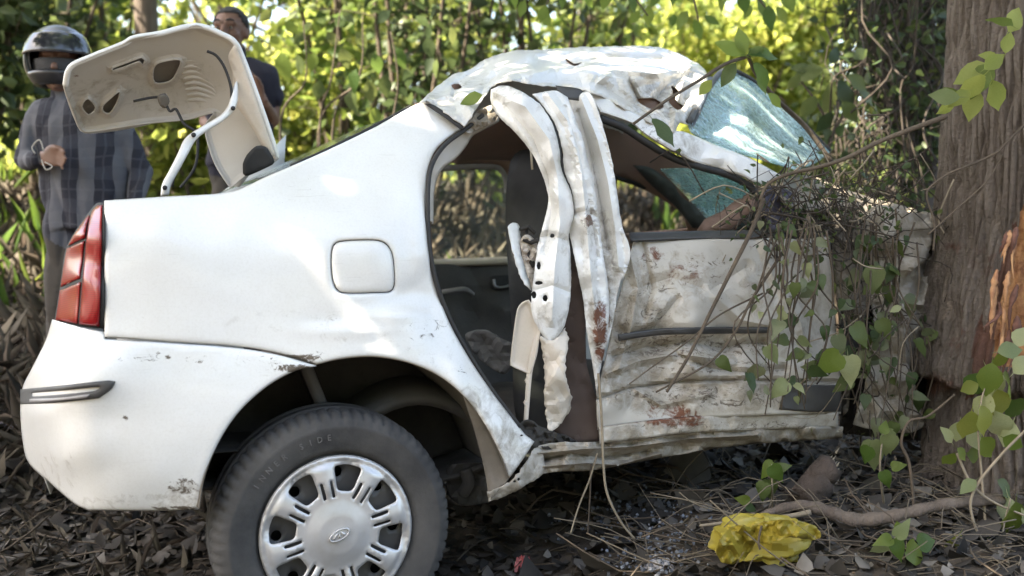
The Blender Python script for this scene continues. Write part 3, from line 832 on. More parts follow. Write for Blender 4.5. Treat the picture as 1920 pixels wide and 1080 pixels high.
tube('windscreen_edge', smooth3([C(1371, 129, 1.14), C(1410, 150, 1.19), C(1452, 186, 1.19), C(1498, 224, 1.19), C(1556, 284, 1.09)], 5), .010, M['black'], ws, 6)
tube('windscreen_edge', smooth3([C(1292, 229, .27), C(1311, 194, .45), C(1346, 141, .88), C(1371, 129, 1.14)], 5), .012, M['trim_dark'], ws, 6)
panel('headliner_edge', car, [(1290, 236), (1310, 195), (1322, 150), (1338, 145), (1325, 185), (1312, 215), (1296, 243)], [(1290, 236, .28), (1310, 195, .42), (1330, 147, .78), (1325, 185, .5)], M['trim_dark'], step=8)
# C-pillar top fold and jamb
panel('pillar_tear', car, [(796, 194, 'c'), (812, 196), (840, 214), (870, 236), (866, 243), (840, 224), (815, 207)], [(796, 194, .225), (870, 236, .185), (840, 222, .19), (866, 243, .18)], M['black'], step=6)
panel('crushed_rail', car, [(866, 238, 'c'), (880, 222), (902, 205), (925, 198), (930, 225), (905, 240), (880, 250), (872, 247)], [(866, 238, .21), (902, 205, .25), (930, 225, .23), (880, 250, .22)], M['inner_grey'], step=6, crum=(.03, .04, 7), mud=[(900, 220, 40, 30, .7)])
panel('door_jamb', car, [(869, 243, 'c'), (900, 232), (934, 218, 'c'), (936, 228), (905, 245), (886, 256), (872, 278), (852, 300), (832, 315), (820, 335), (814, 365), (812, 420), (800, 400), (799, 345), (806, 310), (822, 280), (846, 257)],
      [(869, 243, .215), (934, 218, .26), (886, 256, .24), (820, 335, .15), (812, 420, .10), (800, 380, .10), (846, 257, .2), (845, 290, .17)], M['inner_grey'], step=6, roll=(5, .01), crum=(.008, .03, 6))
tube('door_seal', smooth3([C(905, 216, .25), C(868, 246, .2), C(836, 270, .15), (C(814, 300, .115)), C(804, 335, .09), C(802, 400, .06), C(806, 470, .045), C(821, 540, .04), C(848, 608, .04), C(890, 682, .035), C(930, 742, .03), C(974, 800, .035)], 6), .0065, M['black'], car, 8)

# ------------------------------------------------------------------ crushed rear door, seen folded edge-on
def flat(c, k=.45): return [(u, v, .085 + (t - .085) * (k if t < .17 else 1)) for u, v, t in c]
rd = empty('rear_door', C(1040, 800, .2) - Vector(car.location)); rd.parent = car
def hole(u, v, ru, rv): return [(u + ru*math.cos(q), v + rv*math.sin(q)) for q in np.linspace(0, 2*math.pi, 9)[:-1]]
panel('window_frame', rd, [(920, 168, 'c'), (921, 195), (938, 222), (968, 250), (1000, 292), (1022, 340), (1028, 378), (1018, 425), (1008, 462), (1003, 500), (998, 545), (996, 582), (1008, 614), (1030, 640), (1050, 625), (1062, 600), (1069, 560), (1071, 500), (1066, 440, 'c'), (1076, 400), (1071, 358, 'c'), (1053, 318), (1049, 280), (1036, 232), (1012, 194, 'c'), (975, 170), (945, 160)],
      flat([(920, 168, .22), (945, 160, .20), (921, 195, .22), (975, 185, .10), (1010, 240, .06), (975, 250, .14), (1012, 194, .12), (1030, 300, .04), (1000, 292, .13), (1052, 310, .10), (1045, 370, .02), (1022, 345, .12), (1071, 358, .08), (1028, 378, .12), (1050, 430, .02), (1010, 440, .10),
       (1068, 440, .07), (1045, 500, .0), (1000, 510, .08), (1071, 500, .07), (1035, 570, -.01), (997, 575, .06), (1066, 575, .06), (1030, 640, .05)]), M['paint'], step=6,
      holes=[hole(1010, 498, 4, 8), hole(1010, 531, 8, 4.5), hole(1001, 553, 5, 7), hole(1022, 559, 5, 6.5), hole(1035, 442, 5, 4)], crum=(.007, .014, 31), jag=.7, thick=.003, creases=[([(925, 172), (985, 200), (1030, 262), (1045, 330), (1050, 420), (1040, 500), (1035, 600)], 14, -.016), ([(950, 200), (1000, 260), (1028, 330), (1034, 400), (1020, 470)], 9, .016), ([(1005, 448), (1030, 440), (1066, 452)], 9, .018), ([(1000, 545), (1035, 535), (1068, 548)], 8, .010)], mud=[(1035, 600, 40, 40, .35), (950, 175, 30, 20, .45), (1020, 300, 40, 120, .25), (1040, 480, 30, 90, .25)], scuff=[(1040, 440, 30, 60, .3)])
panel('door_shell', rd, [(998, 176, 'c'), (1040, 170), (1064, 182, 'c'), (1076, 215), (1093, 262), (1100, 296, 'c'), (1113, 340), (1121, 400), (1130, 470), (1142, 560), (1137, 640), (1124, 700), (1119, 745, 'c'), (1112, 690), (1100, 620), (1093, 560), (1079, 490), (1067, 435, 'c'), (1077, 400), (1072, 356, 'c'), (1058, 320), (1054, 280), (1042, 235), (1018, 198)],
      flat([(998, 176, .14), (1064, 182, .14), (1060, 230, .07), (1080, 270, .05), (1058, 320, .10), (1095, 340, .02), (1113, 340, .07), (1072, 360, .09), (1095, 420, .015), (1125, 430, .08), (1070, 440, .10), (1100, 500, .02), (1120, 580, .01), (1142, 560, .06), (1095, 570, .07), (1118, 660, .03), (1119, 745, .06)]), M['paint'], step=6,
      crum=(.010, .018, 33), jag=.7, thick=.003, creases=[([(1030, 180), (1070, 235), (1090, 320), (1100, 420), (1108, 520), (1122, 640)], 12, -.020), ([(1060, 200), (1085, 280), (1105, 380), (1120, 480)], 7, .014), ([(1078, 400), (1100, 395), (1124, 410)], 8, .014)], mud=[(1120, 600, 22, 60, .6), (1110, 450, 22, 80, .35), (1118, 700, 16, 50, .6)], rust=[(1126, 620, 14, 60, .75), (1103, 415, 9, 12, .9)], scuff=[(1105, 410, 18, 40, .5)])
panel('door_edge', rd, [(1064, 184, 'c'), (1100, 172), (1112, 184), (1130, 235), (1147, 300), (1157, 360), (1166, 420), (1181, 468), (1177, 500), (1160, 540), (1150, 600), (1136, 652, 'c'), (1140, 560), (1130, 470), (1120, 400), (1110, 335), (1099, 290), (1091, 255), (1075, 212)],
      flat([(1064, 184, .17), (1112, 184, .13), (1100, 230, .16), (1130, 235, .10), (1118, 300, .15), (1147, 300, .08), (1128, 390, .15), (1160, 390, .07), (1140, 460, .14), (1178, 475, .09), (1150, 540, .12), (1136, 650, .08)]), M['paint'], step=6, crum=(.008, .018, 35), jag=.7, thick=.003, creases=[([(1090, 185), (1120, 260), (1140, 340), (1152, 420), (1160, 500)], 12, -.020), ([(1085, 210), (1108, 290), (1124, 370), (1140, 470)], 9, .020)],
      mud=[(1135, 480, 22, 90, .5), (1115, 320, 12, 100, .3), (1150, 560, 30, 60, .6)], rust=[(1135, 600, 10, 60, .6)])
panel('window_scrap', rd, [(1042, 160, 'c'), (1090, 168), (1098, 190, 'c'), (1052, 184, 'c')], [(1042, 160, .15), (1090, 168, .13), (1098, 190, .12), (1052, 184, .13)], M['trim_dark'], step=6)
for ol, tt in (([(1012, 192), (1040, 232), (1052, 275), (1058, 322), (1074, 362), (1052, 322), (1044, 280), (1034, 236)], .14), ([(1064, 198), (1078, 215), (1093, 255), (1102, 300), (1092, 280), (1076, 240)], .19)):
    panel('fold_gap', rd, ol, [(u, v, tt) for u, v in ol[:4]], M['cabin'], step=7)
panel('trim_board', rd, [(1066, 470, 'c'), (1086, 510), (1098, 580), (1100, 680), (1122, 760), (1127, 826, 'c'), (1085, 829), (1040, 812), (1050, 780), (1040, 700), (1050, 620), (1060, 560)], [(1066, 470, .13), (1098, 580, .11), (1127, 826, .09), (1040, 812, .12), (1050, 650, .14)], M['trim_brown'], step=9, thick=.006, crum=(.01, .02, 9))
panel('torn_skin', rd, [(1012, 628, 'c'), (1035, 638), (1060, 612, 'c'), (1066, 640), (1060, 690), (1072, 750), (1066, 775), (1044, 800), (1030, 812, 'c'), (1022, 760), (1020, 690)], [(1012, 628, .07), (1060, 612, .08), (1040, 700, .04), (1072, 750, .08), (1030, 812, .08), (1020, 690, .09)], M['inner_beige'], step=6, jag=2.5, thick=.002, crum=(.016, .022, 41), rust=[(1045, 640, 25, 40, .22)], mud=[(1050, 780, 30, 40, .3)])
panel('skin_flap', rd, [(953, 425), (962, 418), (974, 422), (976, 470), (986, 508), (1000, 546, 'c'), (984, 532), (967, 492)], [(953, 425, .10), (974, 422, .13), (986, 508, .10), (1000, 546, .1), (967, 492, .08)], M['paint'], step=6, crum=(.008, .03, 42), thick=.002, jag=2)
panel('bracket_plate', rd, [(972, 580), (980, 569), (991, 564, 'c'), (1006, 590), (1012, 616), (1004, 660), (994, 700, 'c'), (975, 692), (958, 684, 'c'), (964, 630)], [(972, 580, .10), (1012, 616, .08), (994, 700, .09), (958, 684, .11)], M['inner_beige'], step=7, roll=(6, -.01), thick=.004)
panel('bracket_arm', rd, [(988, 690, 'c'), (1000, 640), (1013, 616, 'c'), (1008, 660), (998, 700), (990, 792, 'c'), (982, 790, 'c')], [(988, 690, .085), (1013, 616, .075), (986, 790, .08), (998, 700, .08)], M['inner_beige'], step=6, thick=.006)
# crushed window regulator poking out
multi_tube('regulator', [([C(976, 430, .12), C(990, 425, .13), C(1003, 438, .12)], .006), ([C(980, 448, .12), C(996, 455, .12), C(1008, 450, .1)], .007), ([C(985, 430, .14), C(990, 480, .13), C(1002, 500, .12)], .008)], M['under'], rd)
panel('regulator_plate', rd, [(976, 450), (990, 440), (1008, 460), (1004, 505), (1002, 545), (990, 515), (980, 480)], [(976, 450, .12), (1008, 460, .12), (1002, 545, .11), (980, 480, .12)], M['inner_beige'], step=6, crum=(.02, .05, 4), rust=[(990, 490, 30, 40, .4)], mud=[(990, 490, 30, 40, .4)])

# ------------------------------------------------------------------ front door and sill
fd = empty('front_door', C(1370, 800, .15) - Vector(car.location)); fd.parent = car
fd_ctl = [(1185, 452, .14), (1300, 449, .12), (1425, 446, .14), (1556, 443, .18), (1200, 540, .11), (1300, 540, .075), (1420, 540, .09), (1560, 540, .16), (1160, 600, .10), (1300, 605, .06), (1430, 605, .07), (1570, 640, .14),
          (1140, 660, .11), (1250, 655, .10), (1350, 650, .115), (1450, 650, .10), (1300, 690, .05), (1400, 695, .055), (1500, 700, .07), (1130, 720, .09), (1300, 725, .085), (1450, 730, .08), (1577, 730, .12), (1120, 770, .06), (1300, 770, .05), (1450, 770, .06), (1577, 770, .11), (1300, 786, .055), (1120, 805, .07)]
fd_out = [(1187, 453, 'c'), (1300, 448), (1425, 445), (1500, 448), (1556, 443, 'c'), (1561, 520), (1570, 640), (1577, 720), (1577, 776, 'c'), (1450, 779), (1300, 786), (1200, 795), (1120, 806, 'c'), (1118, 750), (1128, 700), (1142, 640), (1150, 590), (1165, 540), (1176, 500)]
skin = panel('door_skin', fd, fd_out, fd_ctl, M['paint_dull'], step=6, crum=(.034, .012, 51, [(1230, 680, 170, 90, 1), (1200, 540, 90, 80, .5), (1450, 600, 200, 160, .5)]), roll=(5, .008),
      creases=[([(1150, 668), (1210, 650), (1290, 640), (1350, 652), (1430, 640)], 11, .026), ([(1140, 700), (1200, 676), (1270, 664), (1340, 672)], 12, -.026), ([(1270, 664), (1330, 690), (1410, 700), (1470, 690)], 10, .024), ([(1120, 748), (1180, 728), (1280, 714), (1400, 712), (1577, 716)], 5, .022), ([(1180, 470), (1196, 540), (1184, 610), (1160, 690)], 12, -.026), ([(1205, 455), (1222, 540), (1206, 600)], 8, .014), ([(1196, 540), (1260, 520), (1330, 545), (1400, 500)], 16, .014), ([(1330, 545), (1390, 600), (1440, 610)], 14, -.012), ([(1170, 640), (1230, 610), (1270, 560)], 10, .014), ([(1430, 450), (1450, 520), (1500, 600), (1520, 690)], 14, -.018), ([(1190, 730), (1240, 760), (1330, 740)], 8, -.014)],
      mud=[(1180, 640, 80, 120, .62), (1300, 660, 180, 40, .45), (1250, 530, 100, 70, .42), (1320, 740, 220, 40, .55), (1480, 560, 100, 120, .45), (1540, 750, 60, 30, .8), (1400, 560, 200, 120, .22), (1230, 740, 90, 40, .6)],
      rust=[(1225, 478, 26, 18, .55), (1285, 515, 34, 24, .40), (1260, 775, 60, 16, .55), (1165, 470, 10, 20, .4), (1400, 480, 20, 30, .25)],
      scuff=[(1280, 650, 190, 26, .56), (1330, 745, 180, 24, .58), (1270, 510, 110, 50, .44), (1420, 540, 140, 60, .38), (1200, 600, 60, 60, .5), (1350, 690, 200, 16, .5)])
panel('belt_strip', fd, [(1180, 436, 'c'), (1300, 433), (1430, 431, 'c'), (1430, 446, 'c'), (1300, 448), (1182, 452, 'c')], [(1180, 436, .145), (1430, 431, .15), (1300, 448, .115)], M['trim_dark'], step=9, thick=.012, roll=(4, .006))
panel('side_moulding', fd, [(1158, 627, 'c'), (1200, 620), (1250, 615), (1340, 613), (1440, 613, 'c'), (1440, 625, 'c'), (1340, 626), (1250, 628), (1200, 633), (1160, 640, 'c')], [(u, v, t - .014) for u, v, t in fd_ctl], M['trim_dark'], step=8, thick=.008, crum=(.008, .02, 8), roll=(4, .005))
panel('lower_moulding', fd, [(1468, 720, 'c'), (1520, 722), (1577, 722, 'c'), (1577, 772, 'c'), (1520, 772), (1462, 768, 'c')], [(u, v, t - .012) for u, v, t in fd_ctl], M['trim_dark'], step=9, thick=.006, roll=(4, .006), crum=(.012, .02, 13))
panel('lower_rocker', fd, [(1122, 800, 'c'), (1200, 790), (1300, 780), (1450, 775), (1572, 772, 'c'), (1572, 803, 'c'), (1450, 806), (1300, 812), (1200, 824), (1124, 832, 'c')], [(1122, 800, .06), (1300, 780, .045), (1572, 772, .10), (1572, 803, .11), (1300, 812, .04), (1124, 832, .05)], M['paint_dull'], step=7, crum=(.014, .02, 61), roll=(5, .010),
      mud=[(1250, 800, 140, 40, .6), (1450, 795, 140, 30, .45)], rust=[(1260, 786, 70, 16, .7)], scuff=[(1350, 800, 220, 16, .5)])
panel('sill', car, [(1004, 838, 'c'), (1050, 830), (1125, 828), (1200, 820), (1300, 808), (1450, 802), (1580, 800, 'c'), (1580, 822, 'c'), (1450, 830), (1330, 842), (1220, 862), (1110, 882), (1050, 884), (1018, 888, 'c')], [(1004, 838, .05), (1125, 828, .07), (1300, 808, .06), (1580, 800, .13), (1580, 822, .16), (1330, 842, .10), (1110, 882, .10), (1018, 888, .06), (1110, 855, .06)], M['inner_grey'], step=6, crum=(.05, .018, 71), mud=[(1150, 860, 160, 40, .62), (1400, 825, 200, 25, .7)],
      creases=[([(1010, 850), (1090, 842), (1180, 838), (1300, 822), (1420, 816)], 7, -.030), ([(1020, 862), (1070, 850), (1130, 858), (1210, 846)], 6, .028), ([(1015, 875), (1100, 868), (1160, 872), (1240, 850)], 6, -.020)])
panel('torn_flange', car, [(917, 942, 'c'), (914, 924, 'c'), (955, 905), (985, 868), (1004, 836, 'c'), (1017, 850), (1020, 885), (990, 908), (955, 926)], [(917, 942, .02), (914, 924, .01), (1004, 836, .05), (1020, 885, .05), (970, 900, .0)], M['inner_grey'], step=6, holes=[hole(973, 899, 3, 3), hole(965, 903, 3, 2.5)], crum=(.012, .03, 72), jag=2, mud=[(960, 900, 70, 50, .6)])
panel('pillar_foot', car, [(965, 800, 'c'), (990, 790), (1015, 800), (1045, 812), (1085, 830), (1040, 842), (1000, 838), (985, 825)], [(965, 800, .05), (1015, 800, .09), (1085, 830, .09), (1000, 838, .05)], M['under'], step=6, crum=(.04, .05, 3), thick=.006, mud=[(1020, 820, 50, 30, .7)])
sheet('floor_pan', lambda a, b: L(-.40 + 2.0 * a, .20 + 1.30 * b, .38 + .02 * math.sin(a * 30) + .11 * sstep(.5, 1, a)), 30, 8, M['under'], car, thick=.01)

# crushed nose: hinge pillar, wings and bonnet folded into the tree
panel('hinge_pillar', car, [(1562, 400, 'c'), (1590, 385), (1612, 400), (1622, 480), (1624, 560), (1618, 640), (1600, 700), (1590, 770), (1580, 780, 'c'), (1580, 700), (1572, 600), (1566, 500)], [(1562, 400, .25), (1612, 400, .22), (1624, 560, .20), (1580, 780, .22), (1572, 600, .28), (1596, 580, .17)], M['liner'], step=7, crum=(.03, .03, 81))
panel('engine_bay', car, [(1575, 415, 'c'), (1660, 405), (1775, 415, 'c'), (1780, 600), (1775, 830, 'c'), (1660, 822), (1578, 812, 'c')], [(1575, 415, .36), (1775, 415, .42), (1775, 830, .40), (1578, 812, .30), (1680, 600, .28), (1620, 700, .24)], M['under'], step=9, crum=(.11, .014, 88), thick=.006)
panel('front_wing', car, [(1585, 378, 'c'), (1650, 384), (1700, 396), (1742, 402, 'c'), (1748, 440), (1740, 482), (1700, 520), (1690, 560), (1650, 520), (1625, 470), (1605, 425)], [(1585, 378, .30), (1742, 402, .16), (1740, 482, .14), (1690, 560, .17), (1625, 470, .18), (1670, 440, .10)], M['inner_grey'], step=7, crum=(.05, .013, 91), jag=2, mud=[(1660, 440, 110, 90, .6)])  # grey inner paint puts the wing's shade into its colour
panel('wing_fold', car, [(1622, 470, 'c'), (1680, 500), (1742, 468, 'c'), (1760, 560), (1752, 650), (1706, 700), (1660, 660), (1632, 570)], [(1622, 470, .24), (1742, 468, .24), (1752, 650, .20), (1706, 700, .17), (1632, 570, .22), (1690, 580, .13)], M['inner_grey'], step=7, crum=(.05, .014, 97), jag=2, creases=[([(1640, 490), (1690, 560), (1700, 690)], 16, -.04), ([(1740, 480), (1715, 570), (1740, 640)], 14, .04)], mud=[(1690, 580, 90, 130, .55)])
panel('wing_skirt', car, [(1640, 640, 'c'), (1665, 625), (1700, 680), (1722, 740), (1735, 800, 'c'), (1700, 812), (1640, 806), (1600, 796, 'c'), (1618, 740)], [(1640, 640, .18), (1735, 800, .12), (1600, 796, .15), (1680, 720, .10)], M['inner_grey'], step=8, crum=(.05, .018, 92), mud=[(1660, 730, 90, 110, .6)])
panel('crushed_bonnet', car, [(1455, 335, 'c'), (1520, 330), (1600, 360), (1690, 385), (1750, 400, 'c'), (1745, 430), (1660, 420), (1590, 400), (1520, 395), (1470, 380)], [(1455, 335, .32), (1600, 350, .7), (1750, 400, .35), (1660, 420, .25), (1520, 395, .27), (1560, 365, .45)], M['inner_grey'], step=7, crum=(.09, .012, 93), mud=[(1600, 385, 260, 110, 1.0)])  # full mud weight darkens the sunlit bonnet in place of shade
panel('dashboard', car, [(1330, 425, 'c'), (1400, 402), (1470, 385), (1560, 395), (1560, 470, 'c'), (1340, 470, 'c')], [(1330, 425, .7), (1470, 385, .5), (1560, 395, .4), (1560, 470, .4), (1340, 470, .7)], M['cabin'], step=12, crum=(.06, .02, 95), thick=.01)
panel('blue_seat_cover', car, [(1438, 348, 'c'), (1470, 352), (1490, 372), (1485, 410), (1462, 432), (1440, 420), (1432, 385)], [(1438, 348, .22), (1490, 372, .27), (1462, 432, .22), (1432, 385, .2)], simple_mat('blue_grey_cloth', (.10, .095, .13), (.06, .058, .08), 12, .9), step=6, crum=(.04, .03, 96), thick=.006)

# ------------------------------------------------------------------ far side and cabin
fs = [(808, 314), (870, 309), (928, 309), (944, 318), (953, 345), (956, 400), (956, 484, 'c'), (812, 487, 'c')]
fsd = panel('rear_door', car, [(780, 195, 'c'), (860, 195), (960, 190), (1062, 196, 'c'), (1062, 490, 'c'), (956, 491), (812, 494), (760, 494, 'c')], [(780, 195, 1.30), (1062, 196, 1.30), (1062, 490, 1.46), (760, 494, 1.46), (900, 300, 1.40)], M['cabin_brown'], step=14, holes=[fs], thick=.02)
tube('frame_rim', smooth3([C(812, 318, 1.375), C(870, 313, 1.375), C(925, 313, 1.375), C(941, 321, 1.375), C(949, 340, 1.375), C(951, 362, 1.375)], 5), .012, simple_mat('pale_grey_seal', (.26, .24, .225), (.2, .185, .17)), fsd, 8)
panel('door_glass', fsd, [(800, 306, 'c'), (960, 304, 'c'), (960, 490, 'c'), (800, 492, 'c')], [(800, 306, 1.43), (960, 304, 1.43), (960, 490, 1.47), (800, 492, 1.47)], M['glass_clear'], step=30, thick=0)
panel('door_cap', fsd, [(806, 487, 'c'), (880, 484), (956, 481, 'c'), (956, 490, 'c'), (880, 493), (806, 494, 'c')], [(806, 487, 1.42), (956, 481, 1.42), (880, 493, 1.40)], M['cream'], step=9, thick=.02)
card = panel('door_card', fsd, [(800, 493, 'c'), (1030, 489, 'c'), (1030, 830, 'c'), (830, 830, 'c')], [(800, 493, 1.42), (1030, 489, 1.42), (1030, 830, 1.36), (830, 830, 1.36)], M['cabin'], step=18, thick=.02, crum=(.03, .01, 5))
tube('pull_handle', smooth3([C(830, 548, 1.36), C(850, 545, 1.34), C(872, 543, 1.34), C(886, 552, 1.36)], 5), .011, simple_mat('grey_handle', (.22, .21, .21), (.16, .155, .15)), card, 8)
panel('handle_recess', card, [(918, 520), (940, 516), (968, 518), (970, 538), (945, 544), (922, 542)], [(918, 520, 1.40), (968, 518, 1.40), (945, 544, 1.39)], M['black'], step=9)
tube('door_lever', smooth3([C(926, 524, 1.37), C(930, 538, 1.36), C(950, 537, 1.36), C(966, 530, 1.37)], 4), .006, simple_mat('satin_lever', (.30, .30, .30), (.22, .22, .22), rough=.35, metal=.6), card, 6)
# far front door window seen past the crushed door
ff = [(1158, 338), (1200, 352), (1248, 378), (1278, 402), (1290, 432, 'c'), (1168, 440, 'c')]
ffd = panel('front_door', car, [(1060, 196, 'c'), (1130, 215), (1190, 250), (1262, 292), (1330, 350), (1392, 425, 'c'), (1392, 490, 'c'), (1060, 490, 'c')], [(1060, 196, 1.28), (1190, 250, 1.28), (1330, 350, 1.2), (1392, 490, 1.35), (1060, 490, 1.42), (1180, 380, 1.36)], M['cabin_brown'], step=11, holes=[ff], thick=.02)
tube('frame_rim', smooth3([C(1152, 332, 1.33), C(1200, 348, 1.33), C(1250, 374, 1.33), C(1282, 400, 1.33), C(1292, 430, 1.34)], 5), .010, bpy.data.materials['black_rubber'], ffd, 6)
panel('a_pillar_trim', ffd, [(1190, 312, 'c'), (1225, 318), (1280, 360), (1345, 425, 'c'), (1300, 428, 'c'), (1270, 390), (1225, 350)], [(1190, 312, 1.25), (1345, 425, 1.25), (1300, 428, 1.27), (1225, 350, 1.28)], simple_mat('dark_green_grey_trim', (.05, .052, .047), (.04, .04, .036)), step=12, thick=.02)
# front seat: back and headrest (dark), rear seat
seat = panel('front_seat', car, [(948, 420), (950, 350), (958, 300), (975, 282), (1000, 280), (1060, 290), (1090, 330), (1090, 620), (1080, 800), (975, 800), (960, 620)], [(948, 420, .62), (975, 282, .6), (1060, 290, .5), (1090, 620, .45), (975, 800, .5), (1020, 450, .42)], M['black'], step=14, thick=.12)
sheet('rear_seat', lambda a, b: L(.05 + .45 * a + .05 * math.sin(b * 3), .2 + 1.15 * b, .50 + .10 * math.sin(a * math.pi) + .03 * math.sin(b * 12) - .02 * a), 12, 18, M['cabin'], car, thick=.03)
sheet('rear_backrest', lambda a, b: L(.02 - .20 * a + .02 * math.sin(b * 12), .2 + 1.15 * b, .55 + .50 * a), 12, 18, M['cabin'], car, thick=.03)
panel('seat_highlight', car, [(872, 628), (900, 620), (935, 632), (960, 650), (950, 700), (920, 690), (890, 660)], [(872, 628, .55), (935, 632, .45), (950, 700, .42), (890, 660, .5)], simple_mat('grey_seat_cloth', (.11, .105, .10), (.07, .068, .066), 12, .9), step=8, crum=(.03, .03, 5), thick=.01)  # paler panel put in as the highlight on the seat cushion
tube('belt_webbing', [C(995, 275, .42), C(998, 318, .42)], .004, M['cream'], car, 6)
panel('headlining', car, [(868, 255, 'c'), (905, 225), (960, 200), (1010, 205), (1040, 260), (1030, 300), (900, 300), (850, 305)], [(868, 255, .6), (960, 200, .5), (1030, 300, 1.0), (850, 305, 1.2), (940, 250, .75)], M['cabin_brown'], step=12, crum=(.04, .012, 15), thick=.006)
# rear end beyond the visible corner: bumper back, tail panel, far lamp, far side
sb = toL(C(42, 760, .45))[0]
def bump_back(a, b):
    t = .45 + 1.02 * a
    s = sb + .012 + .075 * a + .16 * max(0, (a - .7) / .3) ** 2 + .10 * (b - .75) ** 2 + .10 * max(0, b - .55)
    return L(s, t, .36 + .41 * b)
sheet('bumper_back', bump_back, 16, 8, M['paint'], car)
sheet('tail_panel', lambda a, b: L(sb + .12 + .05 * b + .06 * a, .34 + 1.05 * a, .77 + .24 * b), 6, 4, M['paint'], car)
sheet('tail_lamp', lambda a, b: L(sb + .17 + .06 * b + .16 * a * a, 1.36 + .18 * a, .77 + .28 * b), 6, 6, M['lens'], car)
sheet('body_side', lambda a, b: L(-.52 + 2.25 * a, 1.56 - .02 * b, .36 + .56 * b), 20, 6, M['paint'], car)
sheet('boot_floor', lambda a, b: L(-.48 + .46 * a, .14 + 1.3 * b, .50), 6, 6, M['under'], car)
sheet('rear_pillar', lambda a, b: L(-.50 + .62 * a, 1.54 - .16 * b * a, .92 + (.13 + .36 * a * a) * b), 10, 6, M['paint'], car)
def rear_glass(a, b):
    p0 = np.array(toL(C(520, 325, .20))); p1 = np.array(toL(C(790, 196, .30)))
    p = p0 * (1 - a) + p1 * a
    return L(p[0] - .01, p[1] + .02 + b * (1.16 - .1 * a), p[2] - .012 - .05 * (b - .5) ** 2)
sheet('rear_window', rear_glass, 10, 10, M['glass_clear'], car, thick=.004)
tube('rear_window_seal', smooth3([C(545, 312, .19), C(620, 278, .2), C(700, 238, .22), C(770, 200, .25)], 5), .006, M['black'], car, 6)
# ------------------------------------------------------------------ people
def gz(x, y): return float(ground_z(np.array([x]), np.array([y]))[0])

def ground_hit(u, v, lo=2.2, hi=12.0):
    ds = np.linspace(lo, hi, 1500)
    x = (u - 960) * ds / F; y = CY + ds; z = CZ - (v - HY) * ds / F
    below = z < ground_z(x, y)
    i = int(np.argmax(below)) if below.any() else len(ds) - 1
    return Vector((x[i], y[i], ground_z(x[i:i+1], y[i:i+1])[0])), float(ds[i])

M['skin'] = simple_mat('brown_skin', (0.17, 0.088, 0.06), (0.13, 0.066, 0.045), 14, 0.55, bumps=0.1, bscale=120)
M['hair'] = simple_mat('black_hair', (0.008, 0.008, 0.008), (0.016, 0.015, 0.016), 60, 0.75, bumps=0.8, bscale=160)
M['navy'] = simple_mat('navy_jersey', (0.011, 0.011, 0.022), (0.018, 0.017, 0.03), 6, 0.9, bumps=0.5, bscale=14)
M['trouser'] = simple_mat('dark_trousers', (0.040, 0.034, 0.029), (0.055, 0.046, 0.038), 5, 0.9, bumps=0.5, bscale=12)
M['shoe'] = simple_mat('dark_shoe', (0.03, 0.025, 0.022), (0.05, 0.04, 0.035), 10, 0.6)
M['mask'] = simple_mat('grey_face_cloth', (0.055, 0.053, 0.055), (0.035, 0.034, 0.036), 10, 0.9, bumps=0.5, bscale=30)
def plaid():
    m, nt, bs = new_mat('navy_grey_plaid')
    co = objco(nt); sep = nt.nodes.new('ShaderNodeSeparateXYZ')
    wob = nn(nt, 'ShaderNodeTexNoise', Scale=5.0, Detail=2.0); nt.links.new(co, wob.inputs['Vector'])
    ad = nt.nodes.new('ShaderNodeMixRGB'); ad.inputs[0].default_value = 0.05
    nt.links.new(co, ad.inputs[1]); nt.links.new(wob.outputs['Color'], ad.inputs[2])
    nt.links.new(ad.outputs[0], sep.inputs[0])
    def band(sock, period, lo, hi):
        fr = math_n(nt, 'FRACT', math_n(nt, 'DIVIDE', sock, period))
        return math_n(nt, 'MULTIPLY', math_n(nt, 'GREATER_THAN', fr, lo), math_n(nt, 'LESS_THAN', fr, hi))
    v = band(sep.outputs[0], 0.115, 0.35, 0.85); v2 = band(sep.outputs[0], 0.115, 0.08, 0.14)
    h = band(sep.outputs[2], 0.125, 0.45, 0.85); h2 = band(sep.outputs[2], 0.125, 0.12, 0.18)
    c = mixc(nt, math_n(nt, 'MULTIPLY', v, 0.75), (0.018, 0.018, 0.027), (0.115, 0.116, 0.13))
    c = mixc(nt, math_n(nt, 'MULTIPLY', h, 0.35), c, (0.06, 0.062, 0.078))
    c = mixc(nt, math_n(nt, 'MULTIPLY', math_n(nt, 'MAXIMUM', v2, h2), 0.22), c, (0.12, 0.12, 0.14))
    nt.links.new(c, bs.inputs['Base Color']); bs.inputs['Roughness'].default_value = 0.9
    bump(nt, bs, noise_n(nt, 9.0, 5, 0.6, co), 0.7, 0.02)
    return m
M['plaid'] = plaid()

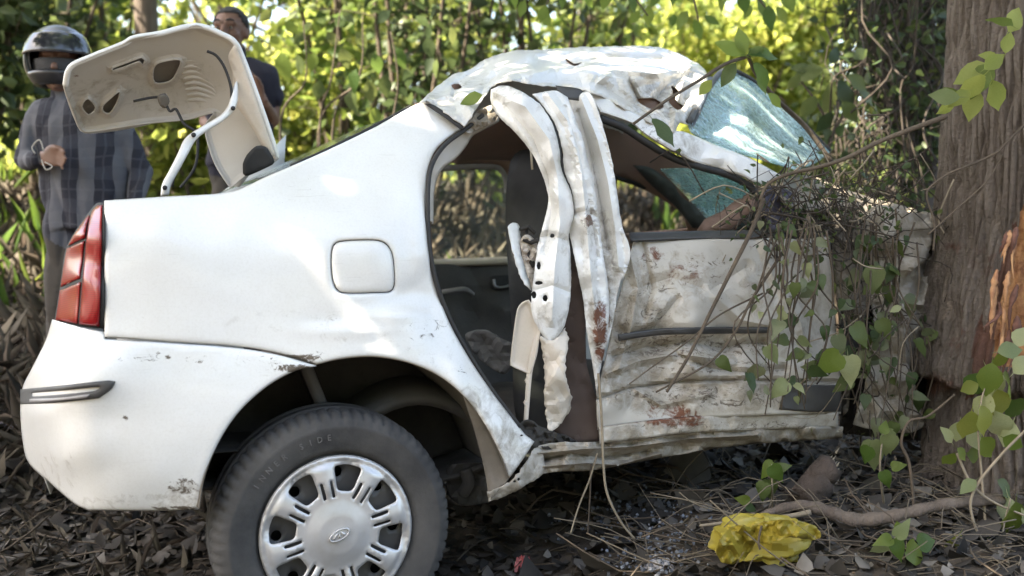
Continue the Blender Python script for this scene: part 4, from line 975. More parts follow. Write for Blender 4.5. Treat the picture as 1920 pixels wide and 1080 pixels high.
class Body:
    """blobs joined into one continuous skin by a voxel remesh; each face takes the material of the nearest blob"""
    def __init__(self):
        self.bm = bmesh.new(); self.seg = []
    def cap(self, a, b, ra, rb, mi):
        a, b = Vector(a), Vector(b); n = max(2, int((b - a).length / (min(ra, rb) * 0.45)) + 1)
        for i in range(n):
            f = i / (n - 1); p = a.lerp(b, f); r = ra + (rb - ra) * f
            bmesh.ops.create_icosphere(self.bm, subdivisions=2, radius=r, matrix=Matrix.Translation(p))
        self.seg.append((np.array(a), np.array(b), ra, rb, mi))
    def ell(self, c, rx, ry, rz, mi, rot=None):
        m = Matrix.Translation(Vector(c)) @ (rot or Matrix.Identity(4)) @ Matrix.Diagonal((rx, ry, rz, 1))
        bmesh.ops.create_icosphere(self.bm, subdivisions=3, radius=1.0, matrix=m)
        r = min(rx, ry, rz); self.seg.append((np.array(c, float), np.array(c, float) + 1e-4, r, r, mi))
    def ring_loft(self, rings, mi, n=24):
        """rings: (centre, rx, ry)"""
        vs_ = []
        for c, rx, ry in rings:
            vs_.append([self.bm.verts.new((c[0] + rx*math.cos(2*math.pi*k/n), c[1] + ry*math.sin(2*math.pi*k/n), c[2])) for k in range(n)])
        for A, B in zip(vs_, vs_[1:]):
            for k in range(n): self.bm.faces.new((A[k], A[(k+1) % n], B[(k+1) % n], B[k]))
        self.bm.faces.new(vs_[0][::-1]); self.bm.faces.new(vs_[-1])
        for (c, rx, ry), (c2, rx2, ry2) in zip(rings, rings[1:]):
            for sx in (-1, 0, 1):
                self.seg.append((np.array(c) + [sx*(rx-ry)*.9, 0, 0], np.array(c2) + [sx*(rx2-ry2)*.9, 0, 0], ry, ry2, mi))
    def hand(self, wrist, d, n, side, mi, curl=0.5, sc=1.0):
        """palm and five fingers; d: along the hand, n: palm normal, side: towards the thumb"""
        d, n, side = Vector(d).normalized(), Vector(n).normalized(), Vector(side).normalized()
        w = Vector(wrist); pe = w + d * .085 * sc
        for k in (-1, 0, 1): self.cap(w + side * k * .014 * sc, pe + side * k * .022 * sc, .016 * sc, .013 * sc, mi)
        for k, ln in zip((-1.5, -.5, .5, 1.5), (.062, .076, .082, .073)):
            p = pe + side * k * .0225 * sc; dd = d.copy()
            for j in range(3):
                q = p + dd * (ln * sc * (.42, .32, .26)[j])
                self.cap(p, q, (.0095, .0085, .0078)[j] * sc, (.0085, .0078, .0065)[j] * sc, mi)
                p = q; dd = (dd + n * curl).normalized()
        p = w + d * .025 * sc + side * .022 * sc; dd = (d * .7 + side * .8 + n * .3).normalized()
        for j, ln in enumerate((.036, .030, .026)):
            q = p + dd * ln * sc; self.cap(p, q, .0115 * sc, .0095 * sc, mi); p = q; dd = (dd + d * .45 + n * curl * .6).normalized()
    def build(self, name, mats, parent, voxel=0.009):
        me = bpy.data.meshes.new('tmp'); self.bm.to_mesh(me); self.bm.free()
        ob = bpy.data.objects.new('tmp', me); COL.objects.link(ob)
        r = ob.modifiers.new('r', 'REMESH'); r.mode = 'VOXEL'; r.voxel_size = voxel
        s = ob.modifiers.new('s', 'SMOOTH'); s.factor = 0.5; s.iterations = 3
        dg = bpy.context.evaluated_depsgraph_get()
        m2 = bpy.data.meshes.new_from_object(ob.evaluated_get(dg))
        nv = len(m2.vertices); co = np.zeros(nv * 3); m2.vertices.foreach_get('co', co); co = co.reshape(-1, 3)
        faces = [tuple(p.vertices) for p in m2.polygons]
        bpy.data.objects.remove(ob)
        cen = np.array([co[list(f)].mean(0) for f in faces])
        best = np.full(len(cen), 1e9); mi = np.zeros(len(cen), int)
        for a, b, ra, rb, m in self.seg:
            ab = b - a; h = np.clip(((cen - a) @ ab) / (ab @ ab + 1e-12), 0, 1)
            d = np.linalg.norm(cen - a - h[:, None] * ab, axis=1) - (ra + (rb - ra) * h)
            k = d < best; best[k] = d[k]; mi[k] = m
        # cloth folds
        vn = np.zeros_like(co)
        for f, c_, m_i in zip(faces, cen, mi):
            if m_i < 2:
                a_, b_, d_ = co[f[0]], co[f[1]], co[f[2]]; nrm = np.cross(b_ - a_, d_ - a_)
                for k in f: vn[k] += nrm
        ln_ = np.linalg.norm(vn, axis=1); k_ = ln_ > 1e-12; vn[k_] /= ln_[k_][:, None]
        fold = np.array([abs(mnoise.noise(Vector((q[0] * 9 + q[2] * 3, q[1] * 9, q[2] * 4.5 - q[0] * 3)))) * 2 - .5 for q in co])
        co = co + vn * (fold * .016)[:, None]
        return mesh_obj(name, co, faces, mats, parent, True, fmat=mi)

def head(B, c, r=1.0, mi=0, yaw=0.0):
    c = Vector(c); R = Matrix.Rotation(yaw, 4, 'Z')
    P = lambda x, y, z: c + (R @ Vector((x * r, y * r, z * r)))
    B.ell(P(0, .012, .03), .076 * r, .094 * r, .088 * r, mi, R)
    B.ell(P(0, -.020, -.045), .060 * r, .070 * r, .068 * r, mi, R)
    B.cap(P(0, -.062, -.088), P(0, -.070, -.092), .026 * r, .022 * r, mi)
    B.cap(P(0, -.088, .012), P(0, -.108, -.026), .009 * r, .016 * r, mi)
    for sx in (-1, 1):
        B.cap(P(sx * .016, -.078, .032), P(sx * .045, -.070, .032), .014 * r, .012 * r, mi)
        B.cap(P(sx * .040, -.062, -.018), P(sx * .046, -.050, -.024), .024 * r, .022 * r, mi)
        B.ell(P(sx * .076, .012, -.005), .010 * r, .022 * r, .032 * r, mi, R)
        B.cap(P(sx * .008, -.098, -.028), P(sx * .013, -.092, -.028), .008 * r, .008 * r, mi)
    B.cap(P(-.022, -.080, -.055), P(.022, -.080, -.055), .010 * r, .010 * r, mi)
    return P

# --- man in a helmet beside the open boot
D1 = 4.40
p1x, p1y = W(160, 0, D1).x, CY + D1
g1 = gz(p1x, p1y)
man = empty('person', (p1x, p1y, g1), 'man in raised-visor helmet and checked shirt standing behind the boot lid', 'person')
B = Body()
q = lambda u, v, dd=0.0: W(u, v, D1 + dd)
B.ring_loft([(q(162, 430), .165, .115), (q(160, 380), .165, .112), (q(158, 330), .168, .108), (q(150, 280), .180, .112), (q(146, 235), .195, .115), (q(142, 205), .180, .095), (q(140, 188), .110, .075)], 0)
hips = q(163, 425)
for sx, uu in ((-1, 128), (1, 198)):
    hp = q(uu, 425, .0); kn = Vector((hp.x + sx * .02, hp.y - .02, g1 + .47)); an = Vector((hp.x + sx * .03, hp.y + .02, g1 + .09))
    B.cap(hp, kn, .092, .062, 1); B.cap(kn, an, .060, .045, 1)
    B.cap(an + Vector((0, .02, -.045)), an + Vector((sx * .02, -.15, -.05)), .040, .036, 3)
B.cap(q(128, 190), q(118, 165, -.02), .058, .055, 2)
B.cap(q(82, 212), q(58, 262, -.02), .066, .054, 0); B.cap(q(58, 262, -.02), q(47, 300, -.06), .052, .046, 0); B.cap(q(47, 300, -.06), q(74, 298, -.17), .044, .036, 0)
B.hand(q(76, 298, -.18), (.5, -.3, .05), (.2, -.2, -.8), (.1, -.2, .9), 2, .7)
B.cap(q(208, 215), q(238, 265, .02), .066, .055, 0); B.cap(q(238, 265, .02), q(268, 322, .04), .053, .046, 0); B.cap(q(268, 322, .04), q(252, 385, -.06), .044, .036, 0)
B.hand(q(250, 390, -.07), (-.5, -.2, -.7), (-.6, .5, 0), (0, -.9, .2), 2, .4)
hc = q(110, 120, -.03)
head(B, hc, 1.0, 2, 0.25)
B.build('body', [M['plaid'], M['trouser'], M['skin'], M['shoe']], man, .008)
# helmet
hp = empty('helmet', hc - Vector(man.location)); hp.parent = man
M['helmet'] = simple_mat('scuffed_grey_helmet', (0.022, 0.022, 0.027), (0.04, 0.04, 0.042), 8, 0.35, coat=0.25)
M['visor'] = simple_mat('smoked_visor', (0.018, 0.019, 0.025), (0.03, 0.032, 0.04), 5, 0.15, coat=0.4)
Rh = Matrix.Rotation(0.25, 4, 'Z')
def shell(name, rx, ry, rz, cond, mat, cz=.015, thick=.018, n=56, m=36):
    vs_, fs_ = [], []
    for j in range(m + 1):
        th = math.pi * j / m
        for i in range(n):
            ph = 2 * math.pi * i / n
            d = Vector((math.sin(th) * math.sin(ph), -math.sin(th) * math.cos(ph), math.cos(th)))
            vs_.append(hc + Rh @ Vector((d.x * rx, d.y * ry, d.z * rz + cz)))
    for j in range(m):
        for i in range(n):
            th = math.pi * (j + .5) / m; ph = 2 * math.pi * (i + .5) / n
            if ph > math.pi: ph -= 2 * math.pi
            if cond(math.degrees(ph), 90 - math.degrees(th)): fs_.append((j*n+i, j*n+(i+1) % n, (j+1)*n+(i+1) % n, (j+1)*n+i))
    o = mesh_obj(name, [tuple(p) for p in vs_], [f[::-1] for f in fs_], mat, hp)
    s = o.modifiers.new('s', 'SOLIDIFY'); s.thickness = thick; s.offset = -1
    return o
shell('helmet_shell', .132, .148, .142, lambda a, e: e > -52 and not (abs(a) < 62 and -26 < e < 22), M['helmet'])
shell('helmet_lining', .118, .134, .128, lambda a, e: e > -50 and not (abs(a) < 58 and -24 < e < 20), M['black'], thick=.004)
shell('visor', .138, .155, .146, lambda a, e: abs(a) < 80 and 6 < e < 46, M['visor'], thick=.004)
shell('face_cloth', .098, .112, .120, lambda a, e: abs(a) < 74 and -50 < e < 6, M['mask'], cz=.0, thick=.004)
tube('key_ring', smooth3([q(74, 296, -.24), q(70, 282, -.25), q(66, 272, -.25), q(72, 268, -.25)], 4), .003, M['trim_dark'], man, 6)
multi_tube('held_cord', [(smooth3([q(78, 300, -.25), q(86, 318, -.26), q(98, 312, -.26), q(84, 304, -.26)], 4), .0028), (smooth3([q(66, 288, -.25), q(60, 276, -.25), q(74, 262, -.25), q(82, 284, -.25)], 4), .0028)], M['inner_grey'], man, 5)

# --- bareheaded man beyond the lid
D2 = 5.2
q2 = lambda u, v, dd=0.0: W(u, v, D2 + dd)
p2 = q2(448, 0); g2 = gz(p2.x, p2.y)
man2 = empty('person', (p2.x, p2.y, g2), 'short-haired man in navy T-shirt standing behind the open boot lid', 'person')
B = Body()
B.ring_loft([(q2(452, 310), .165, .11), (q2(452, 265), .160, .105), (q2(451, 220), .165, .105), (q2(449, 170), .185, .112), (q2(447, 140), .195, .108), (q2(446, 122), .16, .085), (q2(444, 112), .09, .07)], 0)
for sx, uu in ((-1, 428), (1, 476)):
    h_ = q2(uu, 305); kn = Vector((h_.x, h_.y - .02, g2 + .45)); an = Vector((h_.x + sx * .02, h_.y + .02, g2 + .09))
    B.cap(h_, kn, .090, .062, 1); B.cap(kn, an, .060, .045, 1)
    B.cap(an + Vector((0, .02, -.045)), an + Vector((sx * .02, -.15, -.05)), .040, .036, 3)
B.cap(q2(446, 120), q2(436, 92, -.02), .055, .052, 2)
B.cap(q2(498, 142), q2(510, 175), .064, .060, 0); B.cap(q2(510, 175), q2(512, 182), .060, .060, 0)
B.cap(q2(511, 182), q2(510, 225, .02), .043, .038, 2); B.cap(q2(510, 225, .02), q2(496, 196, -.16), .038, .027, 2)
B.hand(q2(494, 192, -.18), (-.4, -.2, .7), (-.5, -.6, .1), (.5, -.3, .6), 2, .6)
B.cap(q2(398, 142), q2(390, 190), .064, .056, 0); B.cap(q2(390, 190), q2(388, 230, .02), .043, .038, 2); B.cap(q2(388, 230, .02), q2(420, 250, -.16), .038, .027, 2)
B.hand(q2(424, 250, -.17), (.8, -.1, .1), (.1, .8, 0), (0, -.2, .9), 2, .5)
h2c = q2(432, 61, -.03)
PH = head(B, h2c, 1.03, 2, -0.12)
B.build('body', [M['navy'], M['trouser'], M['skin'], M['shoe']], man2, .008)
M['eye'] = simple_mat('shadowed_eye_white', (0.22, 0.19, 0.17), (0.2, 0.17, 0.15), 10, 0.3)  # white of the eye darkened, eye-socket shadow put into the colour
for sx in (-1, 1):
    V_, F_ = tube_data([PH(sx * .031, -.076, .008), PH(sx * .031, -.0835, .008)], [.0085, .005], 10)
    e = mesh_obj('eye', V_, F_, M['eye'], man2)
    V_, F_ = tube_data([PH(sx * .031, -.082, .008), PH(sx * .031, -.0858, .008)], [.005, .0035], 8)
    mesh_obj('iris', V_, F_, M['hair'], e)
    tube('eyebrow', [PH(sx * .014, -.094, .040), PH(sx * .032, -.092, .045), PH(sx * .050, -.080, .040)], [.004, .006, .003], M['hair'], man2, 6)
# hair cap
hv, hf = [], []
n_, m_ = 40, 26
for j in range(m_ + 1):
    th = math.pi * j / m_
    for i in range(n_):
        ph = 2 * math.pi * i / n_
        k = 1 + .03 * mnoise.noise(Vector((math.cos(ph) * 4, math.sin(ph) * 4, j * .6)))
        hv.append(tuple(PH(.081 * k * math.sin(th) * math.sin(ph), .013 - .098 * k * math.sin(th) * math.cos(ph), .031 + .092 * k * math.cos(th))))
for j in range(m_):
    for i in range(n_):
        th = 90 - math.degrees(math.pi * (j + .5) / m_); ph = math.degrees(2 * math.pi * (i + .5) / n_); ph = ph - 360 if ph > 180 else ph
        lim = 38 if abs(ph) < 45 else (38 - (abs(ph) - 45) * 1.25 if abs(ph) < 95 else -25)
        if th > lim: hf.append((j*n_+i, j*n_+(i+1) % n_, (j+1)*n_+(i+1) % n_, (j+1)*n_+i))
o = mesh_obj('hair', hv, [f[::-1] for f in hf], M['hair'], man2); s_ = o.modifiers.new('s', 'SOLIDIFY'); s_.thickness = .012; s_.offset = -1
panel('chest_print', man2, [(470, 157), (478, 156), (478, 161), (471, 162)], [(470, 157, 5.085), (478, 156, 5.085), (471, 162, 5.085)], M['cream'], step=4, place=lambda u, v, t: W(u, v, t))
# ------------------------------------------------------------------ foliage
def leaf_mat(name, stops, trans=0.5, rough=0.5, tcol=None):
    m = bpy.data.materials.new(name); m.use_nodes = True
    nt = m.node_tree; bs = nt.nodes['Principled BSDF']; out = nt.nodes['Material Output']
    a = attr(nt, 'tint')
    n = noise_n(nt, 22.0, 3, 0.5, objco(nt))
    f = math_n(nt, 'ADD', a, math_n(nt, 'MULTIPLY', math_n(nt, 'SUBTRACT', n, 0.5), 0.35), True)
    c = ramp(nt, f, stops)
    nt.links.new(c, bs.inputs['Base Color']); bs.inputs['Roughness'].default_value = rough
    bs.inputs['Specular IOR Level'].default_value = 0.35
    if trans:
        tr = nt.nodes.new('ShaderNodeBsdfTranslucent')
        hs = nt.nodes.new('ShaderNodeHueSaturation'); hs.inputs['Hue'].default_value = 0.472; hs.inputs['Saturation'].default_value = 0.95; hs.inputs['Value'].default_value = 2.6
        nt.links.new(c, hs.inputs['Color']); nt.links.new(hs.outputs[0], tr.inputs[0])
        mx = nt.nodes.new('ShaderNodeMixShader'); mx.inputs[0].default_value = trans
        nt.links.new(bs.outputs[0], mx.inputs[1]); nt.links.new(tr.outputs[0], mx.inputs[2]); nt.links.new(mx.outputs[0], out.inputs[0])
    return m
G1, G2, G3 = (0.030, 0.066, 0.014), (0.066, 0.118, 0.020), (0.115, 0.155, 0.024)
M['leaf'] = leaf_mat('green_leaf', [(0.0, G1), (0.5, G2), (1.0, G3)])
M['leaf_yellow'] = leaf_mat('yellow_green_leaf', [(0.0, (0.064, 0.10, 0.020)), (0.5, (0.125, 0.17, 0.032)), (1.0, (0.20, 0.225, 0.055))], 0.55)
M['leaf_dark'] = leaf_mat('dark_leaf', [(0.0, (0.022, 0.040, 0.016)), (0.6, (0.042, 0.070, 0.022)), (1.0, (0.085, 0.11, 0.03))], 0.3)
M['leaf_dry'] = leaf_mat('dry_leaf', [(0.0, (0.020, 0.018, 0.016)), (0.5, (0.044, 0.039, 0.034)), (0.85, (0.092, 0.082, 0.072)), (1.0, (0.17, 0.155, 0.135))], 0.0, 0.85)
M['straw'] = leaf_mat('dry_straw', [(0.0, (0.045, 0.038, 0.028)), (0.6, (0.095, 0.08, 0.058)), (1.0, (0.165, 0.142, 0.105))], 0.25, 0.8)
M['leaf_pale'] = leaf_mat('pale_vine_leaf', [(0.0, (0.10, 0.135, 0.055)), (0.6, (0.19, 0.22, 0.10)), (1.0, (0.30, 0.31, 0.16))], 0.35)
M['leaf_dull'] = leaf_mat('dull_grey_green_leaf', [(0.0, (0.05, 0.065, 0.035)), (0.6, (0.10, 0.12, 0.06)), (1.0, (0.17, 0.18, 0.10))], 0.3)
M['bark'] = simple_mat('grey_brown_bark', (0.085, 0.065, 0.052), (0.16, 0.128, 0.105), 6, 0.95, bumps=1.0, bscale=30, stretch=(3, 3, 0.5))
M['twig'] = simple_mat('dry_twig', (0.10, 0.075, 0.052), (0.055, 0.042, 0.03), 12, 0.9, bumps=0.4, bscale=60)
M['twig_pale'] = simple_mat('pale_twig', (0.30, 0.25, 0.18), (0.19, 0.155, 0.11), 12, 0.85, bumps=0.4, bscale=60)

TPL = np.array([(0, 0, 0), (.30, .34, .07), (.62, .27, .05), (1, 0, -.14), (.66, -.24, .02), (.27, -.36, .06)])
def leaf_cloud(name, pos, axis_, size, width, mat, parent=None, seed=0, tint=None, roll=None):
    r = np.random.default_rng(seed); n = len(pos)
    a = axis_ / (np.linalg.norm(axis_, axis=1)[:, None] + 1e-9)
    rv_ = r.normal(size=(n, 3)) if roll is None else roll + r.normal(size=(n, 3)) * .35
    b = np.cross(a, rv_); b /= np.linalg.norm(b, axis=1)[:, None] + 1e-9
    c = np.cross(a, b)
    V = pos[:, None] + size[:, None, None] * (TPL[None, :, 0:1] * a[:, None] + width * TPL[None, :, 1:2] * b[:, None] + TPL[None, :, 2:3] * c[:, None])
    V = V.reshape(-1, 3)
    if parent is not None: V = V - np.array(world_loc(parent))
    me = bpy.data.meshes.new(name)
    me.vertices.add(n * 6); me.vertices.foreach_set('co', V.ravel())
    base = np.arange(n)[:, None] * 6
    idx = np.concatenate([base + np.array([[0, 1, 2, 3]]), base + np.array([[0, 3, 4, 5]])], axis=1).reshape(-1)
    me.loops.add(n * 8); me.loops.foreach_set('vertex_index', idx.astype(np.int32))
    me.polygons.add(n * 2); me.polygons.foreach_set('loop_start', (np.arange(n * 2) * 4).astype(np.int32))
    me.update(calc_edges=True)
    tv_ = np.repeat(r.uniform(0, 1, n) if tint is None else tint, 6)
    at = me.attributes.new('tint', 'FLOAT', 'POINT'); at.data.foreach_set('value', tv_.astype(np.float32))
    return link_mesh(name, me, mat, parent)

def rand_dirs(r, n, down=0.0):
    d = r.normal(size=(n, 3)); d[:, 2] -= down
    return d / np.linalg.norm(d, axis=1)[:, None]

def woody(r, base, h, spread, nst, lean=(0, 0)):
    """stems and side branches as polylines with radii"""
    out = []; tips = []
    for k in range(nst):
        a = r.uniform(0, 2 * math.pi); sp = spread * r.uniform(.3, 1)
        top = base + np.array([math.cos(a) * sp + lean[0], math.sin(a) * sp + lean[1], h * r.uniform(.7, 1.0)])
        mid = (base + top) / 2 + r.normal(size=3) * spread * .12
        P = np.array(smooth3([base + r.normal(size=3) * np.array([.06, .06, 0]), mid, top], 6))
        R = np.linspace(.010 + .006 * h, .004, len(P)); out.append((P, R))
        for j in range(int(5 + h * 3)):
            i = r.integers(3, len(P)); d = rand_dirs(r, 1)[0]; d[2] = abs(d[2]) * .6
            e = P[i] + d * r.uniform(.25, .6) * (spread + .25)
            B_ = np.array(smooth3([P[i], (P[i] + e) / 2 + r.normal(size=3) * .05, e], 3)); out.append((B_, np.linspace(.006, .002, len(B_))))
            tips.append(B_)
        tips.append(P[len(P) // 3:])
    return out, tips

def shrub(name, label, cat, base, h, spread, nst, nleaf, size, mat, seed, group=None, width=.9, lean=(0, 0), jitter=.10, down=.3, zmin=0.0):
    r = np.random.default_rng(seed)
    base = np.array(base, float)
    root = empty(name, base, label, cat, group)
    st, tips = woody(r, base, h, spread, nst, lean)
    multi_tube('stems', st, M['twig'], root, 5)
    P = np.concatenate(tips)
    P = P[P[:, 2] > base[2] + zmin]
    pos = P[r.integers(0, len(P), nleaf)] + r.normal(size=(nleaf, 3)) * jitter
    leaf_cloud('foliage', pos, rand_dirs(r, nleaf, down), r.uniform(.6, 1.25, nleaf) * size, width, mat, root, seed)
    return root

def big_tree(name, label, base, h, rad, crown_z, nleaf, size, mat, seed, trunk_r=.12, group=None, squash=.75, ncl=26, lean=(0, 0), cat='tree'):
    r = np.random.default_rng(seed); base = np.array(base, float)
    root = empty(name, base, label, cat, group)
    top = base + np.array([lean[0], lean[1], h])
    P = np.array(smooth3([base - np.array([0, 0, .1]), base + np.array([r.normal() * .1, r.normal() * .1, h * .4]), top], 8))
    R = np.interp(np.linspace(0, 1, len(P)), [0, .08, 1], [trunk_r * 1.4, trunk_r, trunk_r * .3])
    tube('trunk', P, R, M['bark'], root, 12)
    limbs = []; cl = []
    for k in range(ncl):
        d = rand_dirs(r, 1)[0]
        c = top + np.array([d[0] * rad, d[1] * rad, d[2] * rad * squash]) * r.uniform(.35, 1) ** .5 + np.array([0, 0, crown_z])
        i = r.integers(len(P) // 2, len(P))
        L_ = np.array(smooth3([P[i], (P[i] + c) / 2 + np.array([0, 0, .15]), c], 4)); limbs.append((L_, np.linspace(trunk_r * .3, .008, len(L_)))); cl.append(c)
    multi_tube('limb', limbs, M['bark'], root, 6)
    cl = np.array(cl); w = r.uniform(.6, 1.3, len(cl)) * rad * .30
    i = r.integers(0, len(cl), nleaf)
    pos = cl[i] + rand_dirs(r, nleaf) * (r.uniform(0, 1, nleaf) ** .45 * w[i])[:, None]
    leaf_cloud('crown', pos, rand_dirs(r, nleaf, .4), r.uniform(.6, 1.3, nleaf) * size, .85, mat, root, seed)
    return root

def at(u, d):
    x = (u - 960) * d / F; y = CY + d
    return (x, y, gz(x, y))

# far, sunlit belt of trees behind everything
far_words = ['far left', 'second from left', 'third from left', 'fourth from left', 'middle', 'fifth from right', 'fourth from right', 'third from right', 'second from right', 'far right', 'just past the left edge', 'well past the left edge', 'nearest past the left edge']
for k, (u, d, h, rad) in enumerate([(-80, 17, 4.4, 2.6), (180, 20, 5.4, 2.8), (430, 16.5, 4.6, 2.5), (640, 21, 5.4, 2.9), (860, 17.5, 4.8, 2.6), (1090, 21, 5.2, 2.9), (1290, 23, 5.0, 2.8), (1500, 23, 5.2, 2.9), (1720, 18, 4.8, 2.8), (2000, 17, 4.8, 2.8), (-330, 16, 4.6, 2.7), (-640, 18, 5.0, 2.8), (-330, 9.5, 4.2, 2.0)]):
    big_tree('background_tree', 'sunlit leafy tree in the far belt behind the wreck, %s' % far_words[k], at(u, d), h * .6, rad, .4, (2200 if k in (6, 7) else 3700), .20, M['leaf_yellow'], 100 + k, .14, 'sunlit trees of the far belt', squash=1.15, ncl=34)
# low sunlit brush under them
r_ = np.random.default_rng(55)
n = 30000
xx = r_.uniform(-9, 11, n); yy = r_.uniform(8.5, 17, n); zz = ground_z(xx, yy) + r_.uniform(0, 1, n) ** 1.3 * (0.75 + .5 * np.sin(xx * 1.3) * np.cos(yy * .9))
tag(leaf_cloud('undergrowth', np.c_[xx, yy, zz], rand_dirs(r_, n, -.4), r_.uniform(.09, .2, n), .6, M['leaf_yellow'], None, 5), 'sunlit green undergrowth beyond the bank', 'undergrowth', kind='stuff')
# mid-distance shrubs on top of the bank, in front of the light
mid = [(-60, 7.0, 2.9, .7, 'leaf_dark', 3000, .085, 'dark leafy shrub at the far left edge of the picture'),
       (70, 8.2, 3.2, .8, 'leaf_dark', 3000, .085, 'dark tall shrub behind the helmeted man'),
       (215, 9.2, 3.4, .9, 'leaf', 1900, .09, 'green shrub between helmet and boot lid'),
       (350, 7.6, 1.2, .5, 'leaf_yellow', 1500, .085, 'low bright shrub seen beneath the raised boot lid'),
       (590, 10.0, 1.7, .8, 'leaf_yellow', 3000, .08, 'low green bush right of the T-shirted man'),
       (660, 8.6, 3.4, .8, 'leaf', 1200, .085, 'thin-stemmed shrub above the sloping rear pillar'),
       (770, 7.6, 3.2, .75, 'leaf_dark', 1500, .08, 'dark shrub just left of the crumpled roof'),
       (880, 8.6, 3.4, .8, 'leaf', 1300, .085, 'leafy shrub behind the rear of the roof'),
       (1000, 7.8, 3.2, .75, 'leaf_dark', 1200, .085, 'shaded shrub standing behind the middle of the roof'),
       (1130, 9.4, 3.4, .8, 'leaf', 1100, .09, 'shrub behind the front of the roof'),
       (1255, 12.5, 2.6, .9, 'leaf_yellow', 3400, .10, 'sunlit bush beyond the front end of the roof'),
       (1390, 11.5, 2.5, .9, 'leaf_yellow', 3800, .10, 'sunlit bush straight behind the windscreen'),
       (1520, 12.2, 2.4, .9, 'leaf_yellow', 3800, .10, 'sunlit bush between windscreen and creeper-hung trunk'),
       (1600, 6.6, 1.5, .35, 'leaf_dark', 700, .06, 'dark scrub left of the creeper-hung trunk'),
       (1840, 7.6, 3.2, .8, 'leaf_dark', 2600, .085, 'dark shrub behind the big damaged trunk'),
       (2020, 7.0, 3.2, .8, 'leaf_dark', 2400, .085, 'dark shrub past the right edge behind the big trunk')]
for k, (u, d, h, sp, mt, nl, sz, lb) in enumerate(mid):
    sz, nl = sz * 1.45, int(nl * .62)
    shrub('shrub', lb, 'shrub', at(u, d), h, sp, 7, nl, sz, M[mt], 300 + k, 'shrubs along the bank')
# straw and dead grass on the bank, green tufts among it
def grass(name, n, xr, yr, hr, mat, seed, cond=None, lean=.9, label=None):
    r = np.random.default_rng(seed)
    x = r.uniform(*xr, n); y = r.uniform(*yr, n)
    if cond is not None:
        k = cond(x, y); x, y = x[k], y[k]
    m = len(x); z = ground_z(x, y)
    h = r.uniform(*hr, m); a = r.uniform(0, 2 * math.pi, m); l_ = r.uniform(.2, 1, m) * lean
    d = np.c_[np.cos(a) * l_, np.sin(a) * l_, np.ones(m)]
    d /= np.linalg.norm(d, axis=1)[:, None]
    return tag(leaf_cloud(name, np.c_[x, y, z - .01], d, h, .055, mat, None, seed), label, 'grass', kind='stuff')
tcar = lambda x, y: (x - OX) * LAT[0] + y * LAT[1]
grass('dry_grass', 42000, (-5.5, 6.5), (.2, 8.5), (.12, .34), M['straw'], 61, lambda x, y: tcar(x, y) > 1.75, 2.4, 'matted dry straw on the bank behind the car')
grass('green_grass', 5000, (-5, 6), (1.5, 8), (.15, .45), M['leaf'], 62, lambda x, y: (tcar(x, y) > 1.9) & (np.sin(x * 2.1 + 1) * np.cos(y * 1.7) > .25), .7, 'green grass tufts on the bank behind the car')
# ------------------------------------------------------------------ the tree the car hit
def trunk_mat():
    m, nt, bs = new_mat('ridged_trunk_bark')
    co = objco(nt)
    st = mapped(nt, co, (7, 7, 0.9))
    n1 = noise_n(nt, 5.0, 6, 0.65, st, 0.6); n2 = noise_n(nt, 20.0, 6, 0.7, co)
    c = mixc(nt, ramp(nt, n1, [(0.3, 0.0), (0.7, 1.0)]), (0.082, 0.062, 0.049), (0.20, 0.165, 0.138))
    c = mixc(nt, ramp(nt, n2, [(0.5, 0.0), (0.8, 0.5)]), c, (0.10, 0.085, 0.065))
    rd_ = attr(nt, 'red'); wd = attr(nt, 'wood')
    rf = math_n(nt, 'ADD', rd_, math_n(nt, 'MULTIPLY', math_n(nt, 'SUBTRACT', n2, 0.5), 1.4))
    rf = math_n(nt, 'MULTIPLY', ramp(nt, rf, [(0.35, 0.0), (0.7, 1.0)]), math_n(nt, 'MULTIPLY', rd_, 5.0, True))
    c = mixc(nt, rf, c, mixc(nt, n1, (0.155, 0.07, 0.045), (0.06, 0.03, 0.022)))
    wf = math_n(nt, 'ADD', wd, math_n(nt, 'MULTIPLY', math_n(nt, 'SUBTRACT', n2, 0.5), 1.2))
    wf = math_n(nt, 'MULTIPLY', ramp(nt, wf, [(0.4, 0.0), (0.6, 1.0)]), math_n(nt, 'MULTIPLY', wd, 5.0, True))
    c = mixc(nt, wf, c, mixc(nt, ramp(nt, n2, [(0.35, 0.0), (0.7, 1.0)]), (0.50, 0.26, 0.11), (0.17, 0.06, 0.03)))
    nt.links.new(c, bs.inputs['Base Color']); bs.inputs['Roughness'].default_value = 0.92
    bump(nt, bs, math_n(nt, 'ADD', math_n(nt, 'MULTIPLY', n1, .6), math_n(nt, 'ADD', n2, noise_n(nt, 70.0, 5, 0.7, co))), 1.0, 0.02)
    return m
M['trunk'] = trunk_mat()
TX, TY = 1.775, 0.86
tree = empty('roadside_tree', (TX, TY, gz(TX, TY)), 'thick ridged roadside trunk with torn bark and raw orange wood, right edge', 'tree')
zs = np.r_[np.linspace(-.05, 2.1, 250), np.linspace(2.2, 5.2, 24)]
